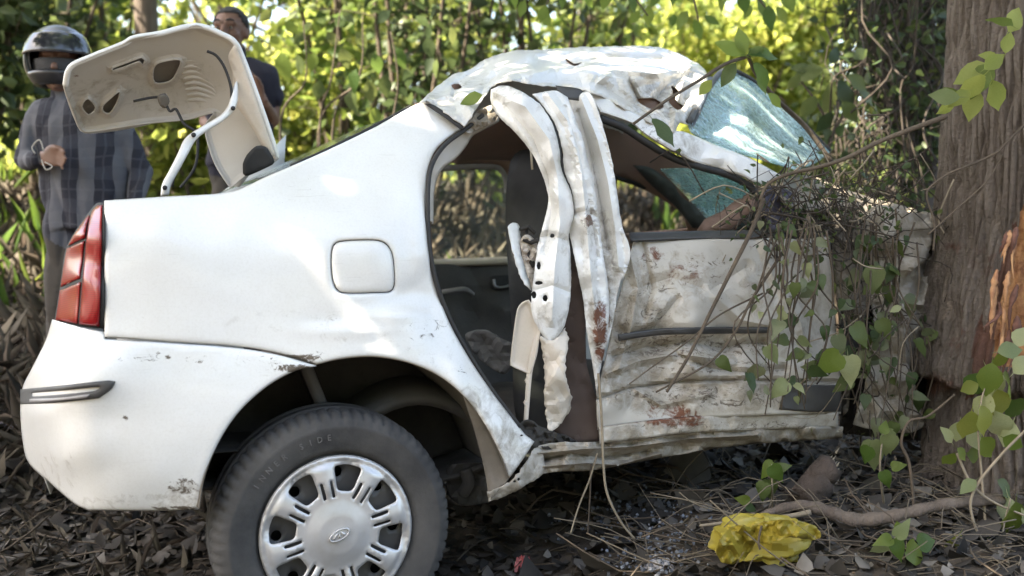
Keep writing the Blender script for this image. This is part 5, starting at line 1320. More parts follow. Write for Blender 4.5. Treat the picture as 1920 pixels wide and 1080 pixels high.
# finer round the side that faces the road
TH = np.r_[np.linspace(math.radians(150), math.radians(310), 330, endpoint=False), np.linspace(math.radians(310), math.radians(510), 50, endpoint=False)]
nth = len(TH)
wpoly = np.array([(1912, 386), (1936, 380), (2000, 480), (2000, 700), (1862, 690), (1872, 610), (1884, 530), (1900, 450)], float)
rpoly = np.array([(1822, 740), (1828, 650), (1846, 570), (1876, 480), (1900, 400), (1888, 520), (1872, 610), (1862, 700), (1852, 745)], float)
def nz(f): return np.array([[f(a, z) for a in TH] for z in zs])
W1 = nz(lambda a, z: mnoise.noise(Vector((math.cos(a) * 1.5, math.sin(a) * 1.5, z * 1.4))))
def ridf(a, z):
    w_ = mnoise.noise(Vector((math.cos(a) * 4, math.sin(a) * 4, z * 3.0))) * .55
    return mnoise.noise(Vector((math.cos(a) * 8.5 + w_, math.sin(a) * 8.5 + w_, z * 1.5)))
RF = np.abs(nz(ridf))
FUR = np.clip(1 - RF * 4.6, 0, 1)
RID = np.clip(RF * 2.2, 0, 1)
def plate(a, z):
    w_ = mnoise.noise(Vector((math.cos(a) * 5, math.sin(a) * 5, z * 4))) * .5
    d_ = mnoise.voronoi(Vector((math.cos(a) * 15 + w_, math.sin(a) * 15 + w_, z * 2.8 + w_)))[0]
    return d_[1] - d_[0]
PL = nz(plate)
FUR = np.clip(1 - PL * 3.2, 0, 1) ** 1.3
RID2 = nz(lambda a, z: mnoise.noise(Vector((math.cos(a) * 16, math.sin(a) * 16, z * 5.5))))
CRK = nz(lambda a, z: mnoise.noise(Vector((math.cos(a) * 6, math.sin(a) * 6, z * 9 + 5))))
JAG = np.array([.03 * mnoise.noise(Vector((math.cos(a) * 5, math.sin(a) * 5, 3.3))) for a in TH])
ZZ, AA = np.meshgrid(zs, TH, indexing='ij')
BASE = np.interp(ZZ + JAG[None, :] * ((ZZ > .45) & (ZZ < .7)), [0, .10, .30, .50, .555, .575, .62, .75, 1.0, 1.6, 3.0, 5.2], [.50, .44, .36, .335, .33, .405, .415, .395, .37, .355, .34, .30])
R0 = BASE + .012 * RID - .024 * FUR + .009 * RID2 - .030 * np.clip(CRK - .22, 0, 1) + .030 * W1
CXZ = TX + .02 * np.sin(ZZ * 1.3) + np.interp(ZZ, [0, .5, .75, 1.1, 2, 5], [0, -.05, -.03, .0, .05, .30]); CYZ = TY + .01 * np.sin(ZZ * 2)
def proj(R):
    x = CXZ + R * np.cos(AA); y = CYZ + R * np.sin(AA); d = y - CY
    return x, y, 960 + F * x / d, HY - F * (ZZ - CZ) / d
x, y, u, v = proj(R0)
front = (np.cos(AA) * x + np.sin(AA) * (y - CY)) < 0
uv = np.c_[(u + 26 * RID2 + 14 * W1).ravel(), (v + 30 * CRK).ravel()]
iw = inside(uv, wpoly).reshape(u.shape) & front; ir = inside(uv, rpoly).reshape(u.shape) & front
dw = np.minimum(dist_poly(uv, wpoly).reshape(u.shape), 22) / 22
R0 = np.where(iw, BASE - .02 - .045 * dw + .045 * dw * RID2 + .03 * dw * CRK, R0)
g_ = lambda a, b, c, d_, k: k * np.exp(-((u - a) / c) ** 2 - ((v - b) / d_) ** 2)
red_ = np.where(ir, 1.0, np.maximum.reduce([g_(1750, 722, 55, 26, .8), g_(1785, 462, 30, 16, .55), g_(1845, 500, 40, 50, .5), g_(1800, 620, 50, 90, .34)]))
red_ = np.where(front, red_, 0).ravel(); wood_ = iw.astype(float).ravel()
x, y, u, v = proj(R0)
tvv = np.c_[x.ravel(), y.ravel(), ZZ.ravel()]
tff = [(j*nth+i, j*nth+(i+1) % nth, (j+1)*nth+(i+1) % nth, (j+1)*nth+i) for j in range(len(zs)-1) for i in range(nth)]
mesh_obj('trunk', tvv, tff, M['trunk'], tree, attrs={'red': red_, 'wood': wood_})
# splinters and hanging bark shreds by the wound
M['shred'] = simple_mat('red_bark_shred', (.17, .075, .05), (.085, .04, .03), 26, .95, bumps=1.0, bscale=60)
M['rawwood'] = simple_mat('raw_orange_wood', (.48, .27, .13), (.26, .11, .055), 26, .85, bumps=.8, bscale=60)
RS = np.random.default_rng(31)
for k in range(16):
    u0, v0 = RS.uniform(1846, 1915), RS.uniform(420, 640)
    u0 = max(u0, np.interp(v0, [420, 520, 640], [1892, 1866, 1848])); ln = RS.uniform(40, 110)
    P = smooth3([W(u0, v0, 3.16), W(u0 - 6 + RS.normal() * 5, v0 + ln * .5, 3.14), W(u0 - 14 + RS.normal() * 8, v0 + ln, 3.13 + RS.uniform(-.02, .02))], 6)
    R_ = np.interp(np.linspace(0, 1, len(P)), [0, .3, 1], [.004, RS.uniform(.006, .012), .001]) * (1 + .4 * RS.uniform(-1, 1, len(P)))
    tube('bark_shred' if k % 2 else 'wood_splinter', P, R_, M['shred'] if k % 2 else M['rawwood'], tree, 5)
# its crown, above the picture
def crown(root, centre, rad, ncl, nleaf, size, seed, from_pt, squash=.35, mat='leaf', clr=.30):
    r = np.random.default_rng(seed); cl = []; limbs = []
    for k in range(ncl):
        d = rand_dirs(r, 1)[0]; c = np.array(centre) + d * np.array([rad, rad, rad * squash]) * r.uniform(.2, 1) ** .5
        cl.append(c); f = np.array(from_pt); mid = (f + c) / 2 + np.array([0, 0, .3])
        L_ = np.array(smooth3([f, mid, c], 4)); limbs.append((L_, np.linspace(.05, .01, len(L_))))
    multi_tube('limb', limbs, M['bark'], root, 6)
    cl = np.array(cl); i = r.integers(0, ncl, nleaf); w = r.uniform(.7, 1.3, ncl) * rad * clr
    pos = cl[i] + rand_dirs(r, nleaf) * (r.uniform(0, 1, nleaf) ** .45 * w[i])[:, None]
    leaf_cloud('crown', pos, rand_dirs(r, nleaf, .4), r.uniform(.6, 1.3, nleaf) * size, .9, M[mat], root, seed)
crown(tree, (TX - .1, TY + .1, 6.0), 2.6, 34, 9000, .17, 401, (TX + .25, TY, 4.8))
# unseen tree added left of the picture so its boughs shade the car
T2 = (-3.6, -0.9)
tree2 = big_tree('roadside_tree', 'unseen broad tree added left of the picture to shade the car', (T2[0], T2[1], gz(*T2)), 4.2, .01, 0, 4, .05, M['leaf'], 410, .17, ncl=1)
crown(tree2, (-2.6, -1.05, 5.2), 2.7, 40, 11000, .17, 411, (-3.6, -.9, 4.0), .30)
crown(tree2, (-4.5, .55, 5.0), 1.9, 26, 8000, .17, 412, (-3.6, -.9, 4.0), .30)  # extra clumps added to shade the men and the car's rear
crown(tree2, (-4.5, -.9, 5.4), 1.2, 14, 4200, .17, 413, (-3.6, -.9, 4.1), .30)
crown(tree2, (-2.83, -1.18, 5.6), .36, 6, 1500, .15, 414, (-3.6, -.9, 4.1), .6, clr=.6)  # dense clumps added on the sun's path to shade the doors
crown(tree2, (-2.2, -.92, 5.6), .45, 7, 1700, .15, 415, (-3.6, -.9, 4.1), .6, clr=.6)

for k, (x, y, hh) in enumerate([(-13, -14.5, 4.2), (-7.6, -13.2, 4.6), (-2.6, -14.2, 4.0), (2.4, -13.4, 4.8), (7.4, -14.4, 4.2), (12.6, -13.6, 4.6)]):  # unseen row added to keep sky light off the car
    big_tree('roadside_tree', 'unseen leafy tree added behind the camera to block the sky, %s along the row' % ['first', 'second', 'third', 'fourth', 'fifth', 'sixth'][k], (x, y, gz(x, y)), hh, 3.0, .2, 3200, .36, M['leaf'], 440 + k, .2, 'trees added behind the camera', squash=1.1, ncl=30)
# ------------------------------------------------------------------ other trunks behind
big_tree('slender_tree', 'slim grey-brown tree trunk rising behind the boot lid', at(292, 7.8), 5.5, 1.6, .8, 2500, .14, M['leaf'], 420, .105)
ct = empty('creeper_hung_tree', at(1690, 6.2), 'dark trunk hung with creepers between windscreen and big tree', 'tree')
bx_ = np.array(at(1690, 6.2))
P = smooth3([bx_ - [0, 0, .1], bx_ + [.05, 0, 1.2], bx_ + [-.02, .05, 2.6], bx_ + [.15, .1, 4.5]], 8)
tube('trunk', P, np.linspace(.17, .11, len(P)), simple_mat('dark_creeper_bark', (.05, .04, .034), (.08, .066, .056), 8, .95, bumps=1.0, bscale=30, stretch=(3, 3, .6)), ct, 14)
r_ = np.random.default_rng(77)
vines = []
for k in range(230):
    u0 = r_.normal(1690, 48); d0 = 6.0 + r_.normal() * .35
    top = np.array(W(u0, r_.uniform(-150, 60), d0)); bot = np.array(W(u0 + r_.normal() * 45, r_.uniform(180, 430), d0 - r_.uniform(0, .5)))
    pts = [top + (bot - top) * f + r_.normal(size=3) * .07 for f in np.linspace(0, 1, 6)]
    S = smooth3(pts, 4); vines.append((S, np.full(len(S), r_.uniform(.0018, .006))))
for k in range(70):
    a = np.array(W(r_.normal(1690, 50), r_.uniform(-50, 400), 5.9)); b = a + r_.normal(size=3) * np.array([.35, .2, .2])
    S = smooth3([a, (a + b) / 2 + r_.normal(size=3) * .08, b], 4); vines.append((S, np.full(len(S), r_.uniform(.0015, .004))))
M['twig_dark'] = simple_mat('dark_creeper_stem', (.052, .040, .030), (.028, .022, .018), 10, .95)
tag(multi_tube('creeper_stems', vines, M['twig_dark'], ct, 4), kind='stuff')
nl = 2600
pv = np.concatenate([np.array(v[0]) for v in vines])
pos = pv[r_.integers(0, len(pv), nl)] + r_.normal(size=(nl, 3)) * .05
leaf_cloud('creeper_leaves', pos, rand_dirs(r_, nl, .6), r_.uniform(.035, .085, nl), .8, M['leaf_dark'], ct, 78)
crown(ct, (bx_[0] - 2.0, bx_[1] - .5, 5.0), 1.2, 18, 6000, .14, 431, bx_ + [.1, .1, 4.0], .5, clr=.4)  # unseen foliage added to shade the hanging creepers
# top of its crown, overhanging
crown(ct, (bx_[0] + .3, bx_[1], 5.6), 1.8, 16, 3000, .13, 430, bx_ + [.15, .1, 4.4], .4)

# ------------------------------------------------------------------ single leaves as parts
def leaf_mesh(name, kind, mat, curl=.12, seed=0):
    r = np.random.default_rng(seed)
    if kind == 'heart':
        half = [(0, 0), (-.06, .12), (.0, .27), (.16, .36), (.36, .34), (.60, .22), (.82, .09), (1, 0)]
    elif kind == 'oval':
        half = [(0, 0), (.08, .10), (.25, .23), (.46, .28), (.68, .21), (.87, .08), (1, 0)]
    else:
        half = [(0, 0), (.10, .10), (.30, .19), (.55, .21), (.80, .12), (1, 0)]
    V, Fc = [], []
    rib = np.linspace(0, 1, len(half))
    for i, (x, y) in enumerate(half):
        zc = -curl * x * x + .02 * math.sin(x * 9 + seed)
        V.append((rib[i], 0, zc if i else 0))
    nR = len(half)
    for sgn in (1, -1):
        b = len(V)
        for i, (x, y) in enumerate(half):
            V.append((x, sgn * y, -curl * x * x + .16 * y * (1 + .3 * r.normal()) + .03 * math.sin(x * 11 + sgn)))
        for i in range(nR - 1):
            if i == 0: f = (0, b + 1, 1)
            elif i == nR - 2: f = (i, b + i, i + 1)
            else: f = (i, b + i, b + i + 1, i + 1)
            Fc.append(f if sgn > 0 else f[::-1])
    V[0] = (0, 0, 0)
    # petiole
    k = len(V); V += [(0, .012, 0), (0, -.012, 0), (-.28, 0, .03)]; Fc.append((k, k + 1, k + 2))
    me = bpy.data.meshes.new(name); me.from_pydata(V, [], Fc)
    me.polygons.foreach_set('use_smooth', [True] * len(me.polygons))
    at_ = me.attributes.new('tint', 'FLOAT', 'POINT'); at_.data.foreach_set('value', [r.uniform(.1, .9)] * len(V))
    me.materials.append(mat)
    return me
LM = {}
for kind in ('heart', 'oval', 'lance'):
    for mk in ('leaf', 'leaf_yellow', 'leaf_dark', 'leaf_pale', 'leaf_dull'):
        LM[kind, mk] = [leaf_mesh('leaf', kind, M[mk], .08 + .1 * k, k + 3) for k in range(4)]
def put_leaf(parent, pos, axis_, face, size, kind, mk, r, name='leaf', wid=1.0):
    """leaf of real size at pos, pointing along axis_, its upper face turned to `face`"""
    a = Vector(axis_).normalized(); f = Vector(face); f = (f - a * f.dot(a)).normalized(); b = f.cross(a)
    o = bpy.data.objects.new(name, LM[kind, mk][int(r.integers(4))]); COL.objects.link(o); o.parent = parent
    R = Matrix((a, b, f)).transposed().to_4x4()
    o.matrix_basis = Matrix.Translation(Vector(pos) - world_loc(parent)) @ R @ Matrix.Diagonal((size, size * wid, size, 1))
    return o
def px_leaf(parent, u, v, du, dv, d, kind, mk, r, tilt=.5, wid=1.0):
    """leaf whose base is seen at u,v at distance d and whose tip lies du,dv pixels away"""
    p = W(u, v, d); q_ = W(u + du, v + dv, d + r.uniform(-.02, .04))
    ax = q_ - p
    face = Vector((r.normal() * tilt, -1.0, .35 + r.normal() * tilt))
    return put_leaf(parent, p, ax, face, ax.length, kind, mk, r, wid=wid)

R6 = np.random.default_rng(606)
# broad-leaved sapling right of the T-shirted man
sp = empty('broad_leaved_sapling', at(600, 5.9), 'sapling with broad oval leaves beside the T-shirted man', 'sapling')
st = []
for uu, vt in ((560, 40), (620, 20), (665, 30), (690, 100), (735, 60)):
    b = np.array(at(600 + (uu - 600) * .5, 5.9)); S = smooth3([b, np.array(W(uu - 40 + R6.normal() * 20, 250, 5.85)), np.array(W(uu - 10 + R6.normal() * 14, 150, 5.8)), np.array(W(uu + R6.normal() * 24, vt, 5.8))], 8); st.append((S, np.linspace(.009, .003, len(S))))
multi_tube('stems', st, M['twig'], sp, 5)
for (u, v, du, dv) in [(527, 98, 8, 58), (486, 76, -6, 34), (508, 66, 20, 30), (556, 102, 12, 40), (590, 98, -10, 36), (612, 60, 24, 26), (655, 160, 4, 56), (668, 130, -14, 44), (690, 150, 10, 46), (640, 90, 14, 40), (700, 100, 16, 38), (720, 140, 4, 44), (585, 40, -22, 22), (560, 22, -30, 14), (640, 22, 28, 18), (668, 60, 22, 30), (745, 90, 10, 40), (760, 130, 12, 36), (600, 150, -6, 40), (570, 60, -20, 24), (800, 70, 10, 40), (780, 30, 26, 20), (730, 20, -24, 22), (845, 50, 8, 36), (820, 110, -8, 36), (510, 20, -24, 20), (535, 40, 22, 24), (705, 200, -4, 40), (740, 190, 10, 38)]:
    px_leaf(sp, u, v, du, dv, 5.8 + R6.uniform(-.15, .15), 'oval', 'leaf_dark' if R6.uniform() < .8 else 'leaf', R6, .5, 1.1)
# leafy bough hanging in from above the roof
hb = empty('hanging_bough', W(1260, -160, 4.6), 'leafy green bough hanging into view above the roof front', 'branch')
st = []
for pts in ([(1120, -120), (1180, -20), (1215, 30)], [(1230, -130), (1290, -30), (1310, 40)], [(1330, -120), (1400, -30), (1440, 20)], [(1230, -130), (1120, -120), (1050, -40), (1020, 20)], [(1330, -120), (1230, -130)]):
    S = smooth3([W(u, v, 4.6) for u, v in pts], 6); st.append((S, np.linspace(.009, .003, len(S))))
multi_tube('stems', st, M['twig'], hb, 5)
for (u, v, du, dv) in [(1302, 36, 14, 40), (1290, 20, -24, 34), (1320, 30, 30, 16), (1390, -20, 10, 46), (1420, -5, 20, 34), (1440, 10, 4, 46), (1455, 14, 26, 30), (1360, -20, -14, 40), (1345, -30, 22, 30), (1260, -30, 10, 40), (1240, -20, -20, 34), (1215, 10, 4, 40), (1200, 20, -22, 26), (1180, -10, 16, 30), (1140, -20, -10, 40), (1050, -20, 12, 36), (1025, 10, -14, 34), (1015, 20, 18, 30), (1080, -30, -10, 36), (1470, -20, 18, 44), (1410, 10, -18, 26), (1330, -40, 12, 40), (1500, -30, 10, 40), (1285, -20, 20, 30), (1095, -10, 20, 26), (960, -20, 10, 36), (985, 0, -12, 34)]:
    px_leaf(hb, u, v, du, dv, 4.6 + R6.uniform(-.15, .15), 'oval' if R6.uniform() < .7 else 'lance', 'leaf', R6, .4)
# broken twig leaning across the windscreen with a leaf spray
tw_ = empty('leafy_twig', C(1190, 228, .02), 'dark forked twig with oval leaves leaning across the roof and windscreen', 'twig')
S = smooth3([C(1188, 232, .06), C(1250, 188, .05), C(1312, 150, .10), C(1360, 120, .14), C(1402, 106, .16)], 6)
tube('stem', S, np.linspace(.0045, .0065, len(S)), M['twig'], tw_, 6)
S = smooth3([C(1402, 104, .16), C(1425, 150, .2), C(1465, 195, .3), C(1512, 240, .34), C(1560, 305, .3)], 6)
tube('stem', S, np.linspace(.0075, .009, len(S)), M['twig'], tw_, 6)
for (u, v, du, dv, mk) in [(1398, 105, -58, -30, 'leaf'), (1402, 102, 68, -12, 'leaf'), (1398, 100, -16, -50, 'leaf'), (1412, 118, 44, 56, 'leaf'), (1405, 104, 34, -18, 'leaf_yellow'), (1380, 118, -30, 46, 'leaf_dark'), (1335, 150, -26, 30, 'leaf_yellow'), (1440, 175, 30, 26, 'leaf')]:
    px_leaf(tw_, u, v, du, dv, depth_t(u, .14), 'oval', mk, R6, .3, .95)
px_leaf(tw_, 1222, 222, 46, 52, depth_t(1222, .0), 'oval', 'leaf_dark', R6, .2, 1.0)
lf = empty('fallen_leaf', C(905, 190, .2), 'green leaf caught in the torn roof edge above the rear door', 'leaf')
px_leaf(lf, 905, 178, -44, 16, depth_t(880, .2), 'oval', 'leaf', R6, .2, 1.0, )
# sapling with large dark leaves left of the creeper-hung trunk
s2 = empty('dark_leaved_sapling', at(1560, 5.0), 'sapling with large dull green leaves above the crushed bonnet', 'sapling')
st = []
for pts in ([(1560, 380), (1555, 260), (1560, 150)], [(1556, 260), (1590, 200), (1620, 150)], [(1558, 240), (1530, 190), (1500, 150)]):
    S = smooth3([W(u, v, 4.9) for u, v in pts], 6); st.append((S, np.linspace(.009, .004, len(S))))
S = smooth3([np.array(at(1560, 5.0)), np.array(W(1560, 380, 4.9))], 4); st.append((S, np.full(len(S), .009)))
multi_tube('stems', st, M['twig'], s2, 5)
for (u, v, du, dv) in [(1545, 128, -62, 18), (1560, 150, -10, 70), (1572, 150, 34, 64), (1520, 130, -40, -4), (1590, 140, 40, 30), (1556, 120, 20, -34), (1600, 110, 30, -20), (1530, 180, -30, 44), (1580, 190, 30, 40), (1560, 210, -24, 40), (1610, 170, 36, 26), (1545, 240, 24, 36), (1500, 140, -24, 30)]:
    px_leaf(s2, u, v, du, dv, 4.85 + R6.uniform(-.1, .1), 'oval', 'leaf_dark', R6, .3, 1.05)
# sunlit spray of leaves on the trunk
s3 = empty('leaf_spray', W(1830, 160, 3.06), 'bright yellow-green leaf spray against the big trunk near the top', 'leaves')
S = smooth3([W(1905, 40, 3.15), W(1870, 120, 3.1), W(1830, 165, 3.07), W(1790, 190, 3.05)], 6)
tube('stem', S, np.linspace(.006, .003, len(S)), M['twig'], s3, 6)
for (u, v, du, dv) in [(1862, 118, -48, 60), (1858, 122, -70, 30), (1846, 140, -50, 52), (1830, 165, -14, 62), (1820, 170, -44, 30), (1800, 182, -58, 0), (1795, 180, -20, -26), (1845, 130, 40, -30), (1860, 150, 16, 60), (1790, 190, -34, 26), (1885, 100, 10, -42), (1890, 60, 30, -50), (1900, 50, -46, -28), (1870, 110, -30, -10)]:
    px_leaf(s3, u, v, du, dv, 3.06 + R6.uniform(-.06, .03), 'oval', 'leaf_yellow' if R6.uniform() < .75 else 'leaf_pale', R6, .45, 1.1)

# ------------------------------------------------------------------ branches and stems around the wreck
def px_branch(name, label, cat, pts, r0, r1, mat, dfun, sub='stem', sides=8, knots=0.0):
    P = [W(u, v, dfun(u, v) if not isinstance(dfun, (int, float)) else dfun) for u, v in pts]
    root = empty(name, P[0], label, cat)
    S = smooth3(P, 7); R = np.linspace(r0, r1, len(S)) * (1 + knots * np.sin(np.arange(len(S)) * 1.9) * np.sin(np.arange(len(S)) * .7))
    tube(sub, S, R, mat, root, sides)
    return root
px_branch('bare_branch', 'long bare branch reaching from the big trunk over the crushed bonnet', 'branch', [(1775, 218), (1720, 238), (1650, 265), (1590, 295), (1540, 312), (1480, 326), (1440, 345), (1425, 375)], .0075, .004, M['twig'], lambda u, v: 3.05)
px_branch('bare_branch', 'dark straight stem leaning down across the front door', 'branch', [(1432, 372), (1410, 430), (1370, 510), (1330, 590), (1290, 670), (1250, 735)], .007, .004, M['twig'], lambda u, v: depth_t(u, -.06))
px_branch('bare_branch', 'thinner dark stem crossing the front door below the straight one', 'branch', [(1470, 470), (1430, 530), (1405, 570), (1380, 620), (1330, 680), (1230, 735)], .005, .003, M['twig'], lambda u, v: depth_t(u, -.03))
px_branch('bare_branch', 'faint thin stem crossing the door moulding', 'branch', [(1430, 550), (1350, 590), (1290, 640), (1220, 690), (1180, 720)], .003, .002, M['twig'], lambda u, v: depth_t(u, .0))
px_branch('creeper_vine', 'thin grey stem climbing across the big trunk', 'stem', [(1925, 230), (1885, 270), (1870, 285), (1830, 305), (1780, 325), (1745, 350), (1738, 370), (1752, 420), (1750, 470)], .0035, .003, M['twig'], 3.09)
px_branch('creeper_vine', 'second thin stem slanting up the big trunk', 'stem', [(1740, 440), (1790, 395), (1850, 340), (1880, 290)], .0025, .002, M['twig'], 3.085)
# fallen branch lying on the ground by the bag
g_b, d_b = ground_hit(1560, 985)
fb = empty('fallen_branch', g_b, 'knotty grey-brown branch lying above the yellow bag', 'branch')
db = d_b - .10
S = smooth3([W(u, v, db + .05 * math.sin(u * .01)) for u, v in [(1880, 938), (1830, 940), (1760, 948), (1700, 962), (1650, 972), (1600, 975), (1560, 962), (1520, 950), (1480, 950), (1440, 962), (1415, 972)]], 6)
tube('limb', S, np.interp(np.linspace(0, 1, len(S)), [0, .35, .5, .7, 1], [.013, .017, .020, .017, .007]) * (1 + .10 * np.sin(np.arange(len(S)) * 1.3)), M['bark'], fb, 10)
S = smooth3([W(u, v, db - .02) for u, v in [(1520, 960), (1480, 968), (1420, 974), (1360, 980), (1312, 986)]], 5)
tube('side_twig', S, np.linspace(.008, .004, len(S)), M['twig_pale'], fb, 8)
tube('knot', [W(1622, 970, db - .01), W(1622, 972, db - .028)], [.012, .009], M['twig'], fb, 8)
S = smooth3([W(1360, 975, db - .02), W(1366, 998, db - .03), W(1385, 1015, db - .05)], 4); tube('side_twig', S, .003, M['twig_pale'], fb, 6)
# snapped brown stub below the sill, and the one through the side window
def stub(name, label, a, b, r0, r1, mat, seed):
    root = empty(name, a, label, 'log')
    r = np.random.default_rng(seed); a, b = np.array(a), np.array(b)
    S = [a + (b - a) * f + r.normal(size=3) * .004 for f in np.linspace(0, 1, 8)]
    V, Fc = tube_data(S, np.linspace(r0, r1, 8), 14)
    V = [np.array(p) + .014 * mnoise.noise(Vector(p) * 34) * np.array([1, 1, 1]) for p in V]
    mesh_obj('bark', V, Fc, mat, root)
    e = b + (b - a) / np.linalg.norm(b - a) * .004
    lst = []
    for k in range(22):
        s = e - (b - a) / np.linalg.norm(b - a) * .01 + r.normal(size=3) * r1 * .38; lst.append((np.array([s, s + (b - a) / np.linalg.norm(b - a) * r.uniform(.01, .03)]), np.array([.005, .001])))
    multi_tube('splinters', lst, M['twig_pale'], root, 4)
M['redwood'] = simple_mat('dull_brown_bark', (.085, .062, .05), (.05, .038, .03), 18, .95, bumps=1.0, bscale=60)
stub('broken_stub', 'snapped dull brown branch stub under the crushed nose', W(1510, 938, 3.25), W(1556, 872, 3.30), .052, .042, M['redwood'], 5)
stub('broken_stub', 'snapped pale brown branch poking through the front side window', C(1325, 440, .34), C(1418, 372, .24), .042, .030, simple_mat('pale_brown_bark', (.25, .165, .13), (.17, .11, .085), 18, .85, bumps=.5, bscale=60), 6)

# ------------------------------------------------------------------ dry tangle over the nose, climbing plant on the door
tg = empty('dry_tangle', C(1510, 480, .1), 'tangle of dry twigs piled over the crushed nose', 'twigs')
R7 = np.random.default_rng(707); lst = []
for k in range(300):
    u = R7.normal(1540, 85); v = R7.normal(392, 38); t = R7.uniform(-.06, .3)
    if k % 3 == 0: u, v = R7.normal(1640, 60), R7.uniform(330, 800)
    a = np.array(C(u, v, t)); ln = R7.uniform(.08, .24)
    d = rand_dirs(R7, 1)[0] * ln; b = a + d * np.array([1, .5, 1])
    S = smooth3([a, (a + b) / 2 + R7.normal(size=3) * ln * .22, b], 4); lst.append((S, np.full(len(S), R7.uniform(.001, .0028))))
tag(multi_tube('dark_twigs', lst[:250], M['twig_dark'], tg, 4), kind='stuff'); tag(multi_tube('pale_twigs', lst[250:], M['twig_pale'], tg, 4), kind='stuff')
pv = np.concatenate([np.array(v[0]) for v in lst]); nl = 420
leaf_cloud('small_leaves', pv[R7.integers(0, len(pv), nl)] + R7.normal(size=(nl, 3)) * .015, rand_dirs(R7, nl, .6), R7.uniform(.014, .034, nl), .85, M['leaf_dark'], tg, 71)

cl = empty('climbing_plant', C(1480, 780, -.05), 'leafy climber draped over the front edge of the front door', 'plant')
lst = []; spots = []
for k in range(16):
    u0 = R7.uniform(1430, 1560); pts = [(u0, R7.uniform(400, 450)), (u0 + R7.normal() * 18, 530), (u0 + R7.normal() * 28, 620), (u0 + R7.normal() * 36, R7.uniform(680, 780))]
    S = smooth3([C(u, v, -.02 - R7.uniform(0, .09)) for u, v in pts], 6); lst.append((S, np.linspace(.0035, .0018, len(S)))); spots.append(np.array(S))
multi_tube('stems', lst, M['twig'], cl, 5)
sp_ = np.concatenate(spots)
def leaf_at(parent, p, size, kind, mk, r, down=.8, tilt=.6):
    ax = np.array([r.normal() * .7, r.normal() * .3 - .15, -down + r.normal() * .4])
    put_leaf(parent, p, ax, Vector((r.normal() * tilt, -1, .6 + r.normal() * tilt)), size, kind, mk, r)
for k in range(66):
    p = sp_[R7.integers(len(sp_))] + R7.normal(size=3) * np.array([.03, .015, .03])
    u, v = 960 + F * p[0] / (p[1] - CY), HY - F * (p[2] - CZ) / (p[1] - CY)
    big = 590 < v < 720
    leaf_at(cl, p, R7.uniform(.045, .075) if big else R7.uniform(.022, .048), 'heart', R7.choice(['leaf_dark', 'leaf_dark', 'leaf_dull', 'leaf_pale']), R7)
px_leaf(cl, 1575, 665, -50, 40, depth_t(1540, -.12), 'heart', 'leaf', R7, .2); px_leaf(cl, 1590, 668, 8, 62, depth_t(1580, -.1), 'heart', 'leaf_pale', R7, .2)
px_leaf(cl, 1640, 500, -4, 56, depth_t(1640, -.02), 'heart', 'leaf_pale', R7, .2); px_leaf(cl, 1600, 610, 32, 44, depth_t(1600, -.05), 'heart', 'leaf_dark', R7, .2)
px_leaf(cl, 1650, 600, 20, 40, depth_t(1650, -.04), 'heart', 'leaf_dark', R7, .3); px_leaf(cl, 1690, 575, -20, 8, depth_t(1680, -.06), 'oval', 'leaf_pale', R7, .2)

c2 = empty('climbing_plant', C(1660, 800, -.02), 'dull leafy creeper smothering the crushed nose beside the trunk', 'plant')
lst = []; spots = []
for k in range(18):
    u0 = R7.uniform(1590, 1740); pts = [(u0, R7.uniform(380, 460)), (u0 + R7.normal() * 22, 540), (u0 + R7.normal() * 30, 650), (u0 + R7.normal() * 36, R7.uniform(700, 830))]
    S = smooth3([C(u, v, .06 - R7.uniform(0, .10)) for u, v in pts], 6); lst.append((S, np.linspace(.0035, .0018, len(S)))); spots.append(np.array(S))
multi_tube('stems', lst, M['twig'], c2, 5)
sp_ = np.concatenate(spots)
for k in range(60):
    p = sp_[R7.integers(len(sp_))] + R7.normal(size=3) * np.array([.03, .015, .03])
    leaf_at(c2, p, R7.uniform(.03, .07), 'heart', R7.choice(['leaf_dark', 'leaf_dark', 'leaf_dull']), R7)
# ------------------------------------------------------------------ plants along the foot of the tree
def leafy_plant(name, label, leaves, stems, d, kind, mks, seed, foot, sc=1.0):
    r = np.random.default_rng(seed)
    root = empty(name, foot, label, 'plant')
    lst = []
    for pts in [stems]:
        S = smooth3([foot] + [W(u, v, d) for u, v in pts], 6); lst.append((S, np.linspace(.0045, .002, len(S))))
    multi_tube('stems', lst, M['twig_pale'], root, 5)
    for (u, v, du, dv) in leaves: px_leaf(root, u, v, du, dv, d + r.uniform(-.05, .05), kind, mks[int(r.integers(len(mks)))], r, .35, sc)
    return root
g_, dg_ = ground_hit(1660, 960)
leafy_plant('seedling', 'three-leaved pale seedling standing left of the trunk foot', [(1655, 812, 8, -26), (1650, 806, 26, 0), (1668, 816, -4, 46), (1660, 812, 18, 44), (1636, 826, 4, 60), (1630, 838, -10, 34), (1672, 876, 30, -6), (1655, 884, 16, 34)], [(1650, 880), (1656, 814)], dg_ - .12, 'heart', ['leaf_pale', 'leaf_pale', 'leaf'], 11, g_)
g_, dg_ = ground_hit(1700, 1060)
leafy_plant('seedling', 'low seedling with round pale leaves at the bottom right', [(1672, 1010, -34, 8), (1676, 1012, 20, 44), (1680, 1006, 30, -30), (1700, 1030, 44, 22), (1690, 1000, -6, -30), (1660, 1020, -30, 26), (1722, 1020, 40, -10)], [(1690, 1040), (1678, 1008)], dg_ - .05, 'heart', ['leaf_pale', 'leaf'], 12, g_)
g_, dg_ = ground_hit(1850, 1010)
